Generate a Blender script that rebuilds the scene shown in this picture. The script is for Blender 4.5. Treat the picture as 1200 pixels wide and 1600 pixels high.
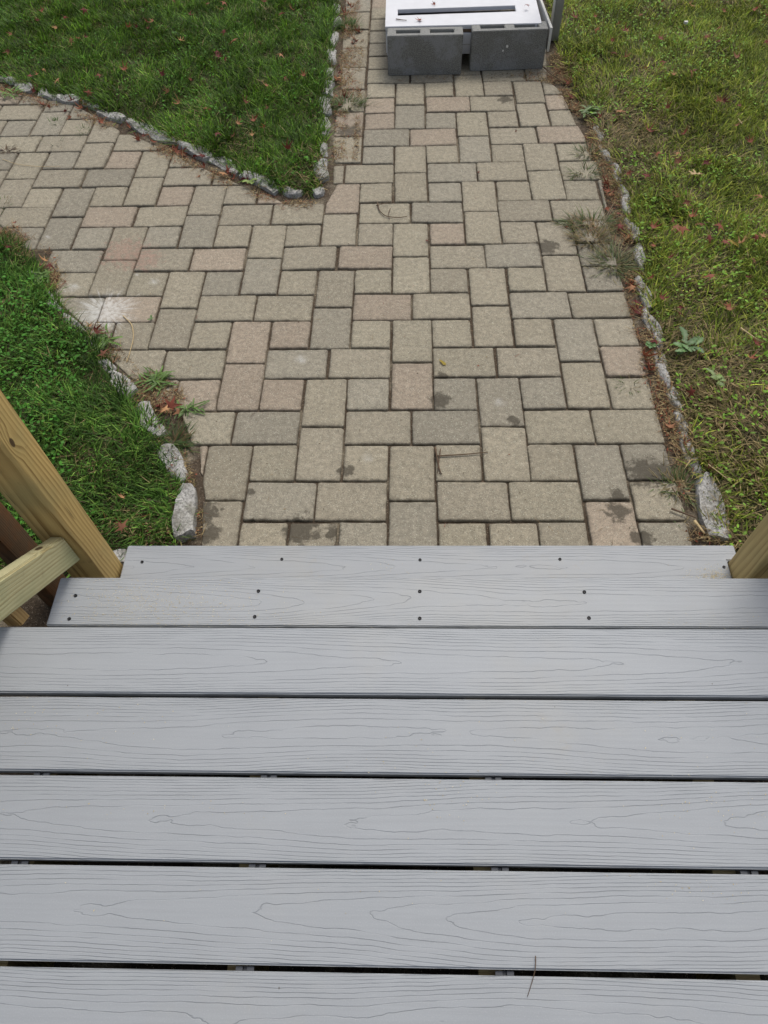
import bpy, bmesh, math, random
import numpy as np
from mathutils import Vector, Matrix

# measured plan positions (metres; x to the right, y away from the deck)
LAWN_BACK_DIAG = [(-2.254, 4.113), (-2.077, 4.02), (-1.917, 3.923), (-1.653, 3.805), (-1.524, 3.696), (-1.352, 3.582), (-1.202, 3.474), (-1.027, 3.334), (-0.854, 3.211), (-0.671, 3.062), (-0.551, 2.976), (-0.403, 2.972), (-0.394, 3.143), (-0.401, 3.348), (-0.407, 3.543), (-0.42, 3.751), (-0.408, 3.93), (-0.411, 4.106), (-0.415, 4.299), (-0.416, 4.51), (-0.417, 4.735), (-0.417, 5.029)]
LAWN_RIGHT = [(0.877, 4.462), (0.868, 4.158), (0.907, 3.81), (0.935, 3.555), (0.953, 3.424), (0.952, 3.265), (0.984, 3.092), (0.981, 2.89), (0.973, 2.657), (0.972, 2.463), (0.946, 2.256), (0.945, 2.057), (0.932, 1.851), (0.945, 1.695), (0.948, 1.583), (0.947, 1.444), (0.96, 1.244), (0.945, 1.103)]
LAWN_FRONT = [(-1.796, 2.703), (-1.68, 2.592), (-1.577, 2.511), (-1.526, 2.392), (-1.433, 2.254), (-1.306, 2.105), (-1.182, 1.964), (-1.118, 1.885), (-1.039, 1.782), (-0.899, 1.605), (-0.78, 1.42), (-0.733, 1.312), (-0.725, 1.211), (-0.72, 1.122)]
CUT_RIGHT = [(0.832, 4.712), (0.761, 3.985), (0.82, 3.86), (0.849, 3.577), (0.886, 3.391), (0.902, 3.228), (0.902, 3.017), (0.891, 2.84), (0.879, 2.58), (0.87, 2.371), (0.875, 2.281), (0.884, 2.123), (0.884, 1.965), (0.883, 1.813), (0.879, 1.65), (0.88, 1.488), (0.872, 1.36), (0.88, 1.21), (0.873, 1.091)]
CUT_FRONT = [(-1.817, 2.769), (-1.691, 2.637), (-1.56, 2.567), (-1.472, 2.375), (-1.419, 2.262), (-1.276, 2.119), (-1.193, 2.009), (-1.085, 1.888), (-0.983, 1.788), (-0.896, 1.708), (-0.795, 1.64), (-0.751, 1.543), (-0.702, 1.472), (-0.665, 1.324), (-0.636, 1.104)]
CUT_DIAG = [(-2.214, 3.99), (-1.763, 3.829), (-1.481, 3.581), (-1.288, 3.447), (-1.156, 3.35), (-1.028, 3.25), (-0.87, 3.125), (-0.688, 3.0), (-0.561, 2.926), (-0.357, 2.891), (-0.331, 2.985), (-0.341, 3.278), (-0.355, 3.422), (-0.352, 3.665), (-0.342, 3.996), (-0.355, 4.404), (-0.366, 5.045)]
ROW_DIAG = [(-2.211, 4.104), (-2.077, 4.02), (-1.919, 3.93), (-1.789, 3.863), (-1.654, 3.811), (-1.524, 3.696), (-1.353, 3.589), (-1.203, 3.48), (-1.028, 3.34), (-0.855, 3.217), (-0.671, 3.067)]
ROW_CORNER = [(-0.561, 2.982), (-0.466, 2.979), (-0.419, 2.978), (-0.368, 2.976)]
ROW_SIDE = [(-0.392, 3.154), (-0.397, 3.336), (-0.404, 3.543), (-0.414, 3.75), (-0.407, 3.923), (-0.411, 4.099), (-0.411, 4.298), (-0.412, 4.51), (-0.413, 4.735), (-0.415, 4.91), (-0.417, 5.104)]
ROW_FRONT = [[(-1.605, 2.439), (-1.516, 2.351)], [(-1.495, 2.307), (-1.385, 2.188)], [(-1.361, 2.157), (-1.253, 2.057)], [(-1.234, 2.035), (-1.162, 1.936)], [(-1.152, 1.915), (-1.087, 1.854)], [(-1.097, 1.835), (-0.983, 1.731)], [(-0.953, 1.678), (-0.841, 1.532)], [(-0.824, 1.49), (-0.732, 1.346)], [(-0.723, 1.314), (-0.685, 1.122)]]
ROW_RIGHT = [[(0.954, 3.494), (0.947, 3.366)], [(0.949, 3.338), (0.961, 3.188)], [(0.974, 3.177), (0.993, 2.994)], [(0.973, 2.979), (0.989, 2.794)], [(0.959, 2.73), (0.99, 2.586)], [(0.968, 2.556), (0.975, 2.369)], [(0.944, 2.338), (0.95, 2.169)], [(0.941, 2.151), (0.95, 1.964)], [(0.932, 1.954), (0.938, 1.756)], [(0.938, 1.744), (0.954, 1.641)], [(0.941, 1.632), (0.953, 1.54)], [(0.939, 1.532), (0.957, 1.352)], [(0.96, 1.331), (0.965, 1.135)]]
LV_BACK = [(-1.927, 4.808), (-1.91, 4.978), (-1.419, 4.923), (-1.49, 4.681), (-1.516, 4.657), (-1.571, 4.609), (-1.497, 4.564), (-2.044, 4.592), (-1.831, 4.459), (-1.273, 4.392), (-1.028, 4.475), (-0.726, 4.692), (-0.676, 4.174), (-1.525, 4.08), (-1.641, 3.986), (-1.231, 3.812), (-0.623, 3.902), (-0.72, 3.858), (-0.982, 3.622), (-1.0, 3.61), (-0.744, 3.539), (-0.686, 3.458), (-0.834, 3.37), (-0.74, 3.372), (-0.556, 3.253), (-2.0, 4.051), (-1.971, 4.071), (-2.035, 4.024), (-2.246, 4.321), (-1.095, 4.869), (-1.186, 4.874), (-2.188, 4.717), (-2.291, 4.522), (-1.133, 3.93), (-0.812, 3.698)]
LV_DIAG = [(-1.882, 3.793), (-1.923, 3.814), (-1.783, 3.743), (-1.711, 3.9), (-1.672, 3.871), (-1.741, 3.69), (-1.557, 3.651), (-1.522, 3.618), (-1.567, 3.626), (-1.595, 3.672), (-1.313, 3.476), (-1.331, 3.453), (-1.289, 3.452), (-1.009, 3.258), (-1.023, 3.248), (-0.966, 3.126), (-0.863, 3.113), (-2.172, 4.002), (-2.172, 3.946), (-2.161, 3.891), (-2.136, 3.931), (-2.009, 3.953), (-1.96, 3.883)]
LV_SIDE = [(-0.342, 4.974), (-0.347, 4.902), (-0.355, 4.831), (-0.328, 4.928), (-0.269, 4.596), (-0.281, 4.491), (-0.301, 4.46), (-0.293, 4.515), (-0.368, 4.172), (-0.371, 4.042), (-0.352, 4.006), (-0.36, 3.835), (-0.334, 3.788), (-0.323, 3.834), (-0.342, 3.749), (-0.318, 3.867), (-0.357, 4.098)]
LV_RIGHT = [(1.138, 4.275), (1.241, 4.409), (1.404, 4.301), (1.671, 4.31), (1.707, 4.233), (2.036, 4.653), (1.958, 4.236), (1.114, 4.092), (1.339, 3.976), (1.237, 3.911), (1.472, 3.901), (1.58, 3.624), (1.64, 3.566), (1.296, 3.573), (0.959, 3.507), (1.049, 3.522), (1.161, 3.359), (1.164, 3.149), (1.253, 3.152), (1.239, 3.089), (1.604, 3.238), (1.006, 3.013), (1.077, 2.981), (1.171, 2.808), (1.207, 2.774), (1.515, 2.785), (1.209, 2.673), (1.126, 2.649), (1.035, 2.607), (1.128, 2.596), (1.222, 2.602), (1.299, 2.592), (1.234, 2.516), (1.36, 2.484), (1.015, 2.487), (1.063, 2.408), (1.375, 2.369), (0.973, 2.298), (1.335, 2.284), (1.466, 2.532), (1.226, 2.118), (1.018, 2.075), (0.981, 2.166), (1.267, 1.917), (1.226, 1.836), (1.239, 1.682), (0.988, 1.678), (1.36, 3.075), (1.152, 2.582), (1.351, 4.581), (1.759, 4.062), (1.196, 2.275)]
LV_GUTTER = [(0.866, 3.925), (0.889, 3.87), (0.86, 3.778), (0.865, 3.65), (0.896, 2.291), (0.898, 2.264), (0.903, 2.196), (0.889, 2.144), (0.904, 2.133), (0.886, 2.166), (0.88, 1.881), (0.89, 1.826), (0.897, 1.931), (0.922, 1.954), (0.921, 3.0), (0.921, 2.91), (0.918, 2.945), (0.933, 2.935), (0.892, 2.82), (0.926, 2.758), (0.916, 2.667), (0.936, 2.591), (0.896, 2.311), (0.899, 1.561), (0.932, 1.485), (0.982, 1.363), (0.933, 1.589), (0.889, 1.855), (0.878, 1.908), (0.909, 2.975)]
LV_FRONT = [(-1.718, 2.732), (-1.116, 1.891), (-0.9, 1.246), (-0.88, 1.139), (-0.864, 1.123), (-1.465, 2.398), (-1.505, 2.461), (-1.669, 2.528), (-1.187, 2.03)]
LV_FRONT_STRIP = [(-0.832, 1.673), (-0.859, 1.649), (-0.837, 1.628), (-0.881, 1.667), (-0.811, 1.648)]
P_LEAF_MID = (0.094, 2.611)
P_LEAF_747 = (0.343, 3.121)
P_LEAF_805 = (0.55, 3.473)
P_BIT_RED = (0.269, 1.862)
P_YELLOW = (0.151, 1.867)
P_OAK = (1.329, 2.98)
P_TAN1 = (-0.824, 4.411)
P_TAN2 = (-1.875, 4.011)
P_ORANGE = (-1.229, 2.085)
P_RED162 = (-1.546, 3.602)
P_RED352 = (-0.849, 3.13)
P_SLIVER = (1.313, 2.515)
P_PEBBLE = (1.589, 4.499)
P_STRAW2 = (1.615, 3.413)
P_WEED_MID = (-0.914, 1.797)
P_WEED_EDGE = (-0.772, 1.661)
P_WEED_540 = (-0.297, 3.759)
P_WEED_545 = (-0.345, 4.672)
P_WEED_925 = (0.877, 3.267)
P_WEED_925B = (0.839, 3.107)
P_WEED_920 = (0.811, 2.715)
P_WEED_920B = (0.794, 2.604)
P_WEED_960 = (0.863, 2.453)
P_DAND = (1.031, 1.912)
P_CLOV = (0.905, 1.947)
P_WEED_20 = (-2.124, 3.931)
P_WEED_88 = (-1.808, 3.655)
P_WEED_132 = (-1.64, 3.556)
P_WEED_82 = (-1.76, 3.439)
P_WEED_390 = (-0.716, 3.037)
P_WEED_1145 = (1.097, 1.751)
P_WEED_905 = (0.857, 3.682)
P_WEED_905B = (0.91, 3.605)
P_WEED_70 = (-1.499, 2.375)
P_WEED_180 = (-1.155, 2.009)
P_WEED_985 = (0.807, 1.77)
P_WEED_1060 = (0.884, 1.319)
P_WEED_5 = (-1.862, 2.926)
P_CLOVP = (-1.006, 2.133)
P_WEED_275 = (-0.802, 1.515)
P_WEED_240 = (-0.917, 1.787)
P_WEED_10 = (-1.992, 3.388)
STICK = [(0.107, 1.443), (0.191, 1.448), (0.277, 1.458)]
STICK_B = [(0.101, 1.481), (0.112, 1.387), (0.12, 1.368)]
STICK_C = [(0.119, 1.473), (0.105, 1.368)]
ROOT = [(-0.123, 2.89), (-0.116, 2.832), (-0.086, 2.784), (-0.03, 2.773), (0.01, 2.781)]
ROOT_B = [(-0.128, 2.861), (-0.085, 2.879), (-0.053, 2.888)]
ROOT_C = [(-0.064, 2.84), (-0.075, 2.793), (-0.066, 2.755)]
STRAW_CURVE = [(-1.118, 2.154), (-1.071, 2.105), (-1.048, 2.032), (-1.045, 1.938), (-1.047, 1.894)]
STRAW_LONG = [(-1.974, 3.301), (-1.895, 3.254), (-1.777, 3.228), (-1.667, 3.23)]
STICKS_R = [[(0.834, 1.225), (0.902, 1.191)], [(0.853, 1.306), (0.865, 1.269), (0.893, 1.239)], [(0.893, 1.177), (0.913, 1.13)], [(0.743, 4.127), (0.782, 4.019), (0.854, 3.912)], [(0.756, 4.091), (0.816, 3.962)], [(1.233, 1.994), (1.281, 1.926)], [(0.969, 1.37), (1.019, 1.306)], [(1.158, 1.369), (1.164, 1.318)]]
TWIG_DECK = [(0.204, 0.024), (0.202, 0.008), (0.193, -0.015), (0.186, -0.029)]
CLIPS = [(-0.671, 0.287), (-0.25, 0.289), (0.158, 0.29), (-0.667, 0.14), (-0.254, 0.143), (0.159, 0.143), (0.574, 0.144), (-0.257, -0.007), (0.155, -0.007)]
SCREWS_1 = [(-0.731, 0.938), (-0.342, 0.947), (0.04, 0.945), (0.422, 0.947), (0.858, 0.923)]
SCREWS_2 = [(-0.795, 0.744), (-0.353, 0.757), (0.034, 0.757), (0.423, 0.756), (-0.794, 0.683), (-0.354, 0.69), (0.033, 0.687), (0.424, 0.689)]
STAINS = [((0.123, 1.699), 0.03), ((0.133, 1.815), 0.016), ((0.375, 1.604), 0.016), ((-0.329, 1.155), 0.045), ((-0.227, 1.145), 0.022), ((0.68, 1.282), 0.022), ((0.67, 1.225), 0.03), ((0.789, 1.376), 0.05), ((0.852, 1.383), 0.04), ((-0.64, 1.223), 0.035), ((-0.621, 1.139), 0.03), ((-0.504, 1.298), 0.012), ((-0.489, 1.186), 0.01), ((-0.198, 1.388), 0.02), ((-0.28, 3.508), 0.05), ((0.586, 1.384), 0.0), ((0.525, 3.792), 0.03), ((0.731, 1.126), 0.03), ((0.601, 2.564), 0.04)]
WHITES = [((-1.197, 2.196), 0.055), ((-1.212, 2.282), 0.05), ((-1.215, 2.338), 0.03), ((-1.162, 2.257), 0.04), ((-1.271, 2.221), 0.02), ((-1.252, 2.167), 0.018), ((-1.374, 2.332), 0.03), ((-1.039, 2.367), 0.02), ((-0.39, 1.906), 0.022), ((0.333, 1.688), 0.018), ((-0.125, 1.442), 0.018), ((-1.573, 2.68), 0.012), ((-1.117, 2.417), 0.01)]
PINKS = [((-1.203, 2.56), 0.08), ((-1.11, 2.514), 0.06)]
CAM = [[0.999528, 0.01535, -0.026624], [0.001866, 0.834432, 0.551108], [-0.030676, 0.550898, -0.834009]]
FPX = 1086.98
GRID = ((0.0237, 1.4982), -0.00196, 0.07776)

S = bpy.context.scene
for o in list(bpy.data.objects):
    bpy.data.objects.remove(o)
COL = S.collection
random.seed(7)
RNG = np.random.default_rng(11)
R = math.radians

# ------------------------------------------------------------------ camera
cam_d = bpy.data.cameras.new('camera')
cam_d.sensor_fit = 'VERTICAL'
cam_d.sensor_height = 24.0
cam_d.lens = 24.0 * FPX / 1600.0
cam_d.clip_start = 0.02
cam_d.clip_end = 500
cam = bpy.data.objects.new('camera', cam_d)
COL.objects.link(cam)
m = Matrix.Identity(4)
for i in range(3):
    m[i][0] = CAM[0][i]; m[i][1] = CAM[1][i]; m[i][2] = -CAM[2][i]
m[2][3] = 1.85
cam.matrix_world = m
S.camera = cam

# ------------------------------------------------------------------ light
SUN_EL, SUN_AZ = R(58), R(20)          # azimuth measured from +y towards +x
w = bpy.data.worlds.new('World'); S.world = w; w.use_nodes = True
nt = w.node_tree
sky = nt.nodes.new('ShaderNodeTexSky'); sky.sky_type = 'NISHITA'
sky.sun_disc = False; sky.sun_elevation = SUN_EL; sky.sun_rotation = SUN_AZ
sky.air_density = 1.0; sky.dust_density = 4.0; sky.ozone_density = 1.0
bg = nt.nodes['Background']; bg.inputs['Strength'].default_value = 0.12
hs = nt.nodes.new('ShaderNodeHueSaturation'); hs.inputs['Saturation'].default_value = .55
nt.links.new(sky.outputs[0], hs.inputs['Color']); nt.links.new(hs.outputs[0], bg.inputs['Color'])
sd = bpy.data.lights.new('sun', 'SUN'); sd.energy = 1.3; sd.angle = R(22); sd.color = (1.0, 0.96, 0.9)
sun = bpy.data.objects.new('sun', sd); COL.objects.link(sun)
dirv = Vector((math.sin(SUN_AZ)*math.cos(SUN_EL), math.cos(SUN_AZ)*math.cos(SUN_EL), math.sin(SUN_EL)))
sun.rotation_euler = dirv.to_track_quat('Z', 'Y').to_euler()
S.view_settings.view_transform = 'Standard'
S.view_settings.look = 'None'
S.view_settings.exposure = 0.42
S.view_settings.gamma = 1.0

# ------------------------------------------------------------------ helpers
def tag(o, label=None, cat=None, group=None, kind=None):
    if label: o['label'] = label
    if cat: o['category'] = cat
    if group: o['group'] = group
    if kind: o['kind'] = kind
    return o

def empty(name, loc=(0, 0, 0), rz=0.0):
    o = bpy.data.objects.new(name, None); COL.objects.link(o)
    o.location = loc; o.rotation_euler = (0, 0, rz); o.empty_display_size = 0.05
    return o

def link(name, me, mat=None, parent=None, loc=None):
    o = bpy.data.objects.new(name, me); COL.objects.link(o)
    if mat and not me.materials: me.materials.append(mat)
    if parent: o.parent = parent
    if loc is not None: o.location = loc
    return o

def mesh(name, vs, fs, smooth=False):
    me = bpy.data.meshes.new(name); me.from_pydata([tuple(v) for v in vs], [], fs); me.update()
    if smooth: me.polygons.foreach_set('use_smooth', [True]*len(me.polygons))
    return me

def fast_mesh(name, V, F4=None, F3=None, col=None):
    me = bpy.data.meshes.new(name)
    V = np.asarray(V, np.float32); me.vertices.add(len(V)); me.vertices.foreach_set('co', V.ravel())
    parts = []; sizes = []
    if F4 is not None and len(F4): parts.append(np.asarray(F4, np.int32).ravel()); sizes.append(np.full(len(F4), 4, np.int32))
    if F3 is not None and len(F3): parts.append(np.asarray(F3, np.int32).ravel()); sizes.append(np.full(len(F3), 3, np.int32))
    li = np.concatenate(parts); sz = np.concatenate(sizes)
    me.loops.add(len(li)); me.loops.foreach_set('vertex_index', li)
    me.polygons.add(len(sz)); st = np.concatenate([[0], np.cumsum(sz)[:-1]]).astype(np.int32)
    me.polygons.foreach_set('loop_start', st)
    me.update(calc_edges=True)
    if col is not None:
        a = me.color_attributes.new('Col', 'FLOAT_COLOR', 'POINT')
        c = np.ones((len(V), 4), np.float32); c[:, :3] = col
        a.data.foreach_set('color', c.ravel())
    return me

def bevel_box(name, size, mat, parent=None, loc=(0, 0, 0), bev=0.003, seg=2, rot=None):
    bm = bmesh.new(); bmesh.ops.create_cube(bm, size=1)
    bmesh.ops.scale(bm, vec=size, verts=bm.verts)
    if bev: bmesh.ops.bevel(bm, geom=list(bm.edges), offset=bev, segments=seg, affect='EDGES', profile=0.5)
    me = bpy.data.meshes.new(name); bm.to_mesh(me); bm.free()
    if bev: 
        me.polygons.foreach_set('use_smooth', [True]*len(me.polygons)); 
        me.set_sharp_from_angle(angle=R(40))
    o = link(name, me, mat, parent, loc)
    if rot: o.rotation_euler = rot
    return o

def vnoise(x, y, scale, seed=0):
    rg = np.random.default_rng(seed); T = rg.random((256, 256))
    X = np.asarray(x)*scale+37.3; Y = np.asarray(y)*scale+11.7
    xi = np.floor(X).astype(int); yi = np.floor(Y).astype(int); fx = X-xi; fy = Y-yi
    fx = fx*fx*(3-2*fx); fy = fy*fy*(3-2*fy)
    a = T[xi % 256, yi % 256]; b = T[(xi+1) % 256, yi % 256]; c = T[xi % 256, (yi+1) % 256]; d = T[(xi+1) % 256, (yi+1) % 256]
    return (a*(1-fx)+b*fx)*(1-fy)+(c*(1-fx)+d*fx)*fy
def fnoise(x, y, s, seed=0):
    return (vnoise(x, y, s, seed)+.5*vnoise(x, y, s*2.1, seed+1)+.25*vnoise(x, y, s*4.3, seed+2))/1.75

def seg_dist(px, py, P, closed=False):
    d = np.full(px.shape, 1e9); n = len(P)
    for i in range(n if closed else n-1):
        ax, ay = P[i]; bx, by = P[(i+1) % n]; ex, ey = bx-ax, by-ay; l2 = ex*ex+ey*ey+1e-12
        t = np.clip(((px-ax)*ex+(py-ay)*ey)/l2, 0, 1)
        d = np.minimum(d, np.hypot(px-ax-t*ex, py-ay-t*ey))
    return d
def inside(px, py, P):
    r = np.zeros(px.shape, bool); n = len(P)
    for i in range(n):
        ax, ay = P[i]; bx, by = P[(i+1) % n]
        c = ((ay > py) != (by > py)) & (px < (bx-ax)*(py-ay)/(by-ay+1e-12)+ax); r ^= c
    return r
def sdist(px, py, P):
    d = seg_dist(px, py, P, True); return np.where(inside(px, py, P), d, -d)

# lawn outlines
pb = LAWN_BACK_DIAG; LB = [(-7, pb[0][1]+.9)] + pb + [(pb[-1][0]+.02, 8.5), (-7, 8.5)]
pf = LAWN_FRONT; LF = [(-7, pf[0][1]+.35)] + pf + [(pf[-1][0]-.08, 1.09), (-1.16, .98), (-1.5, .8), (-7, .8)]
pr_ = LAWN_RIGHT; LR = [(pr_[0][0]-.03, 8.5)] + pr_ + [(pr_[-1][0]+.12, 1.02), (1.3, .8), (7, .8), (7, 8.5)]
LAWNS = [LB, LF, LR]

# ------------------------------------------------------------------ materials
class NT:
    def __init__(s, name):
        s.m = bpy.data.materials.new(name); s.m.use_nodes = True; s.t = s.m.node_tree
        s.b = s.t.nodes['Principled BSDF']; s.out = s.t.nodes['Material Output']
    def n(s, ty, **k):
        nd = s.t.nodes.new(ty)
        for a, v in k.items(): setattr(nd, a, v)
        return nd
    def l(s, a, b): s.t.links.new(a, b)
    def set(s, sock, v):
        if hasattr(v, 'is_output') or hasattr(v, 'links'): s.l(v, sock)
        else: sock.default_value = v
    def math(s, op, a, b=None, c=None, clamp=False):
        nd = s.n('ShaderNodeMath', operation=op, use_clamp=clamp)
        s.set(nd.inputs[0], a)
        if b is not None: s.set(nd.inputs[1], b)
        if c is not None: s.set(nd.inputs[2], c)
        return nd.outputs[0]
    def vmath(s, op, a, b=None):
        nd = s.n('ShaderNodeVectorMath', operation=op); s.set(nd.inputs[0], a)
        if b is not None:
            if op == 'SCALE': s.set(nd.inputs['Scale'], b)
            else: s.set(nd.inputs[1], b)
        return nd.outputs['Value'] if op in ('LENGTH', 'DISTANCE') else nd.outputs[0]
    def noise(s, vec, scale, detail=2, rough=.5, color=False):
        nd = s.n('ShaderNodeTexNoise'); s.set(nd.inputs['Vector'], vec)
        nd.inputs['Scale'].default_value = scale; nd.inputs['Detail'].default_value = detail; nd.inputs['Roughness'].default_value = rough
        return nd.outputs[1] if color else nd.outputs[0]
    def voro(s, vec, scale, feature='F1', out=0, rnd=1):
        nd = s.n('ShaderNodeTexVoronoi', feature=feature); s.set(nd.inputs['Vector'], vec); nd.inputs['Scale'].default_value = scale
        nd.inputs['Randomness'].default_value = rnd
        return nd.outputs[out]
    def ss(s, v, lo, hi, a=0.0, b=1.0):
        nd = s.n('ShaderNodeMapRange', interpolation_type='SMOOTHSTEP'); s.set(nd.inputs[0], v)
        for i, q in zip((1, 2, 3, 4), (lo, hi, a, b)): s.set(nd.inputs[i], q)
        return nd.outputs[0]
    def mix(s, f, a, b, mode='MIX'):
        nd = s.n('ShaderNodeMix', data_type='RGBA', blend_type=mode); nd.clamp_factor = True
        s.set(nd.inputs[0], f)
        s.set(nd.inputs[6], a if not isinstance(a, tuple) else (*a, 1)); s.set(nd.inputs[7], b if not isinstance(b, tuple) else (*b, 1))
        return nd.outputs[2]
    def xyz(s, v):
        nd = s.n('ShaderNodeSeparateXYZ'); s.l(v, nd.inputs[0]); return nd.outputs
    def comb(s, x, y, z):
        nd = s.n('ShaderNodeCombineXYZ'); s.set(nd.inputs[0], x); s.set(nd.inputs[1], y); s.set(nd.inputs[2], z); return nd.outputs[0]
    def obj(s): return s.n('ShaderNodeTexCoord').outputs['Object']
    def rnd(s): return s.n('ShaderNodeObjectInfo').outputs['Random']
    def attr(s, nm, out=0): 
        nd = s.n('ShaderNodeAttribute', attribute_name=nm); return nd.outputs[out]
    def bump(s, h, strength=.5, dist=.002):
        nd = s.n('ShaderNodeBump'); nd.inputs['Strength'].default_value = strength; nd.inputs['Distance'].default_value = dist
        s.l(h, nd.inputs['Height']); s.l(nd.outputs[0], s.b.inputs['Normal'])
    def done(s, col, rough=.8, spec=.3):
        s.set(s.b.inputs['Base Color'], col if not isinstance(col, tuple) else (*col, 1)); s.set(s.b.inputs['Roughness'], rough)
        s.b.inputs['Specular IOR Level'].default_value = spec
        return s.m

def simple(name, c, rough=.7, var=.15, sc=30, bumpd=.0005, spec=.3):
    g = NT(name); v = g.obj(); n = g.noise(v, sc, 4, .6)
    col = g.mix(n, tuple(x*(1-var) for x in c), tuple(min(1, x*(1+var)) for x in c))
    if bumpd: g.bump(g.noise(v, sc*6, 3), .5, bumpd)
    return g.done(col, rough, spec)

def blob(g, P, spots, wob):
    """mask of irregular spots that lie on the paving"""
    tot = None
    px, py, pz = g.xyz(P)
    for (x, y), r in spots:
        if r <= 0: continue
        dx = g.math('SUBTRACT', px, x); dy = g.math('SUBTRACT', py, y)
        d = g.math('SQRT', g.math('ADD', g.math('MULTIPLY', dx, dx), g.math('MULTIPLY', dy, dy)))
        d = g.math('ADD', d, g.math('MULTIPLY', wob, r*3.2))
        k = g.ss(d, r*.8, r*1.5, 1.0, 0.0)
        tot = k if tot is None else g.math('MAXIMUM', tot, k)
    return tot

def mat_paver():
    g = NT('concrete_paver'); P = g.obj()
    tint = g.attr('Col'); edge = g.attr('edge', 2)
    big = g.noise(P, 5, 4, .65); mid = g.noise(P, 55, 4, .65); fine = g.noise(P, 330, 3, .7)
    col = g.mix(g.ss(mid, .35, .7), g.vmath('SCALE', tint, .80), g.vmath('SCALE', tint, 1.13))
    col = g.mix(g.ss(big, .35, .7, 0, .35), col, g.vmath('SCALE', tint, .78))
    col = g.mix(g.ss(fine, .53, .7, 0, .6), col, g.vmath('SCALE', tint, 1.6))
    col = g.mix(g.ss(fine, .46, .32, 0, .8), col, g.vmath('SCALE', tint, .42))
    spk = g.voro(P, 230); spc = g.voro(P, 230, out=1)
    sel = g.ss(g.xyz(spc)[0], .78, .84)
    col = g.mix(g.math('MULTIPLY', g.ss(spk, .42, .25), g.math('MULTIPLY', sel, .5)), col, (.55, .56, .46))
    sel2 = g.ss(g.xyz(spc)[1], .84, .9)
    col = g.mix(g.math('MULTIPLY', g.ss(spk, .42, .25), g.math('MULTIPLY', sel2, .5)), col, (.055, .048, .04))
    # grime ground into the rims
    en = g.math('MULTIPLY', g.math('POWER', edge, .7), g.ss(g.noise(P, 34, 4, .7), .36, .66))
    col = g.mix(g.math('MULTIPLY', en, .5), col, (.062, .05, .036))
    wob = g.math('SUBTRACT', g.noise(P, 42, 3, .6), .5)
    wet = blob(g, P, STAINS, wob)
    col = g.mix(g.math('MULTIPLY', wet, g.ss(mid, .25, .55, .62, .82)), col, (.055, .047, .034))
    px_, py_, pz_ = g.xyz(P)
    cxy = WHITES[0][0]
    dv = g.comb(g.math('SUBTRACT', px_, cxy[0]), g.math('SUBTRACT', py_, cxy[1]-.01), 0)
    rr_ = g.vmath('LENGTH', dv); nd_ = g.vmath('NORMALIZE', dv)
    spoke = g.noise(g.vmath('ADD', g.vmath('SCALE', nd_, 9.0), g.vmath('SCALE', dv, 5.0)), 1.0, 4, .8)
    dd = g.math('SUBTRACT', rr_, g.math('MULTIPLY', g.math('SUBTRACT', spoke, .38), .34))
    burst = g.math('MULTIPLY', g.ss(dd, -.02, .10, 1.0, 0.0), g.ss(mid, .3, .6, .35, .95))
    soft = None
    for (x_, y_), r_ in WHITES[4:]:
        d_ = g.vmath('LENGTH', g.comb(g.math('SUBTRACT', px_, x_), g.math('SUBTRACT', py_, y_), 0))
        k_ = g.ss(g.math('ADD', d_, g.math('MULTIPLY', wob, r_*2.2)), r_*.2, r_*1.5, 1.0, 0.0)
        soft = k_ if soft is None else g.math('MAXIMUM', soft, k_)
    scr_ = g.noise(g.comb(g.math('ADD', g.math('MULTIPLY', px_, 60), g.math('MULTIPLY', py_, 60)), g.math('MULTIPLY', g.math('SUBTRACT', py_, px_), 9), 0), 1.0, 4, .8)
    wh = g.math('MAXIMUM', g.math('MULTIPLY', burst, .68), g.math('MULTIPLY', soft, g.ss(scr_, .4, .7, .08, .55)))
    col = g.mix(wh, col, (.58, .58, .55))
    pk = blob(g, P, PINKS, wob)
    col = g.mix(g.math('MULTIPLY', pk, g.ss(mid, .3, .7, .05, .32)), col, (.33, .12, .1))
    h = g.math('ADD', g.math('MULTIPLY', fine, .5), g.math('ADD', g.math('MULTIPLY', mid, 1.2), g.math('MULTIPLY', g.noise(P, 18, 2), 2.0)))
    g.bump(h, .9, .0026)
    return g.done(col, .88, .2)

def mat_ground():
    g = NT('soil_and_turf'); P = g.obj(); c = g.attr('Col')
    n = g.noise(P, 120, 5, .7); n2 = g.noise(P, 14, 4, .6)
    far = g.mix(n2, (.045, .065, .018), (.10, .105, .035))
    col = g.mix(g.attr('edge', 2), c, far)
    col = g.mix(g.math('MULTIPLY', g.ss(g.noise(P, 3.5, 3, .7), .5, .62, 0, .7), g.ss(g.xyz(P)[2], -.003, -.006)), col, (.19, .165, .12))
    col = g.mix(g.ss(n, .5, .72), col, g.vmath('SCALE', col, 2.3))
    col = g.mix(g.ss(n, .45, .3), col, g.vmath('SCALE', col, .45))
    spc = g.voro(P, 260, out=1); spk = g.voro(P, 260)
    col = g.mix(g.math('MULTIPLY', g.ss(spk, .45, .25), g.ss(g.xyz(spc)[0], .85, .9, 0, .6)), col, (.36, .31, .24))
    g.bump(n, .9, .006)
    return g.done(col, .95, .1)

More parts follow.
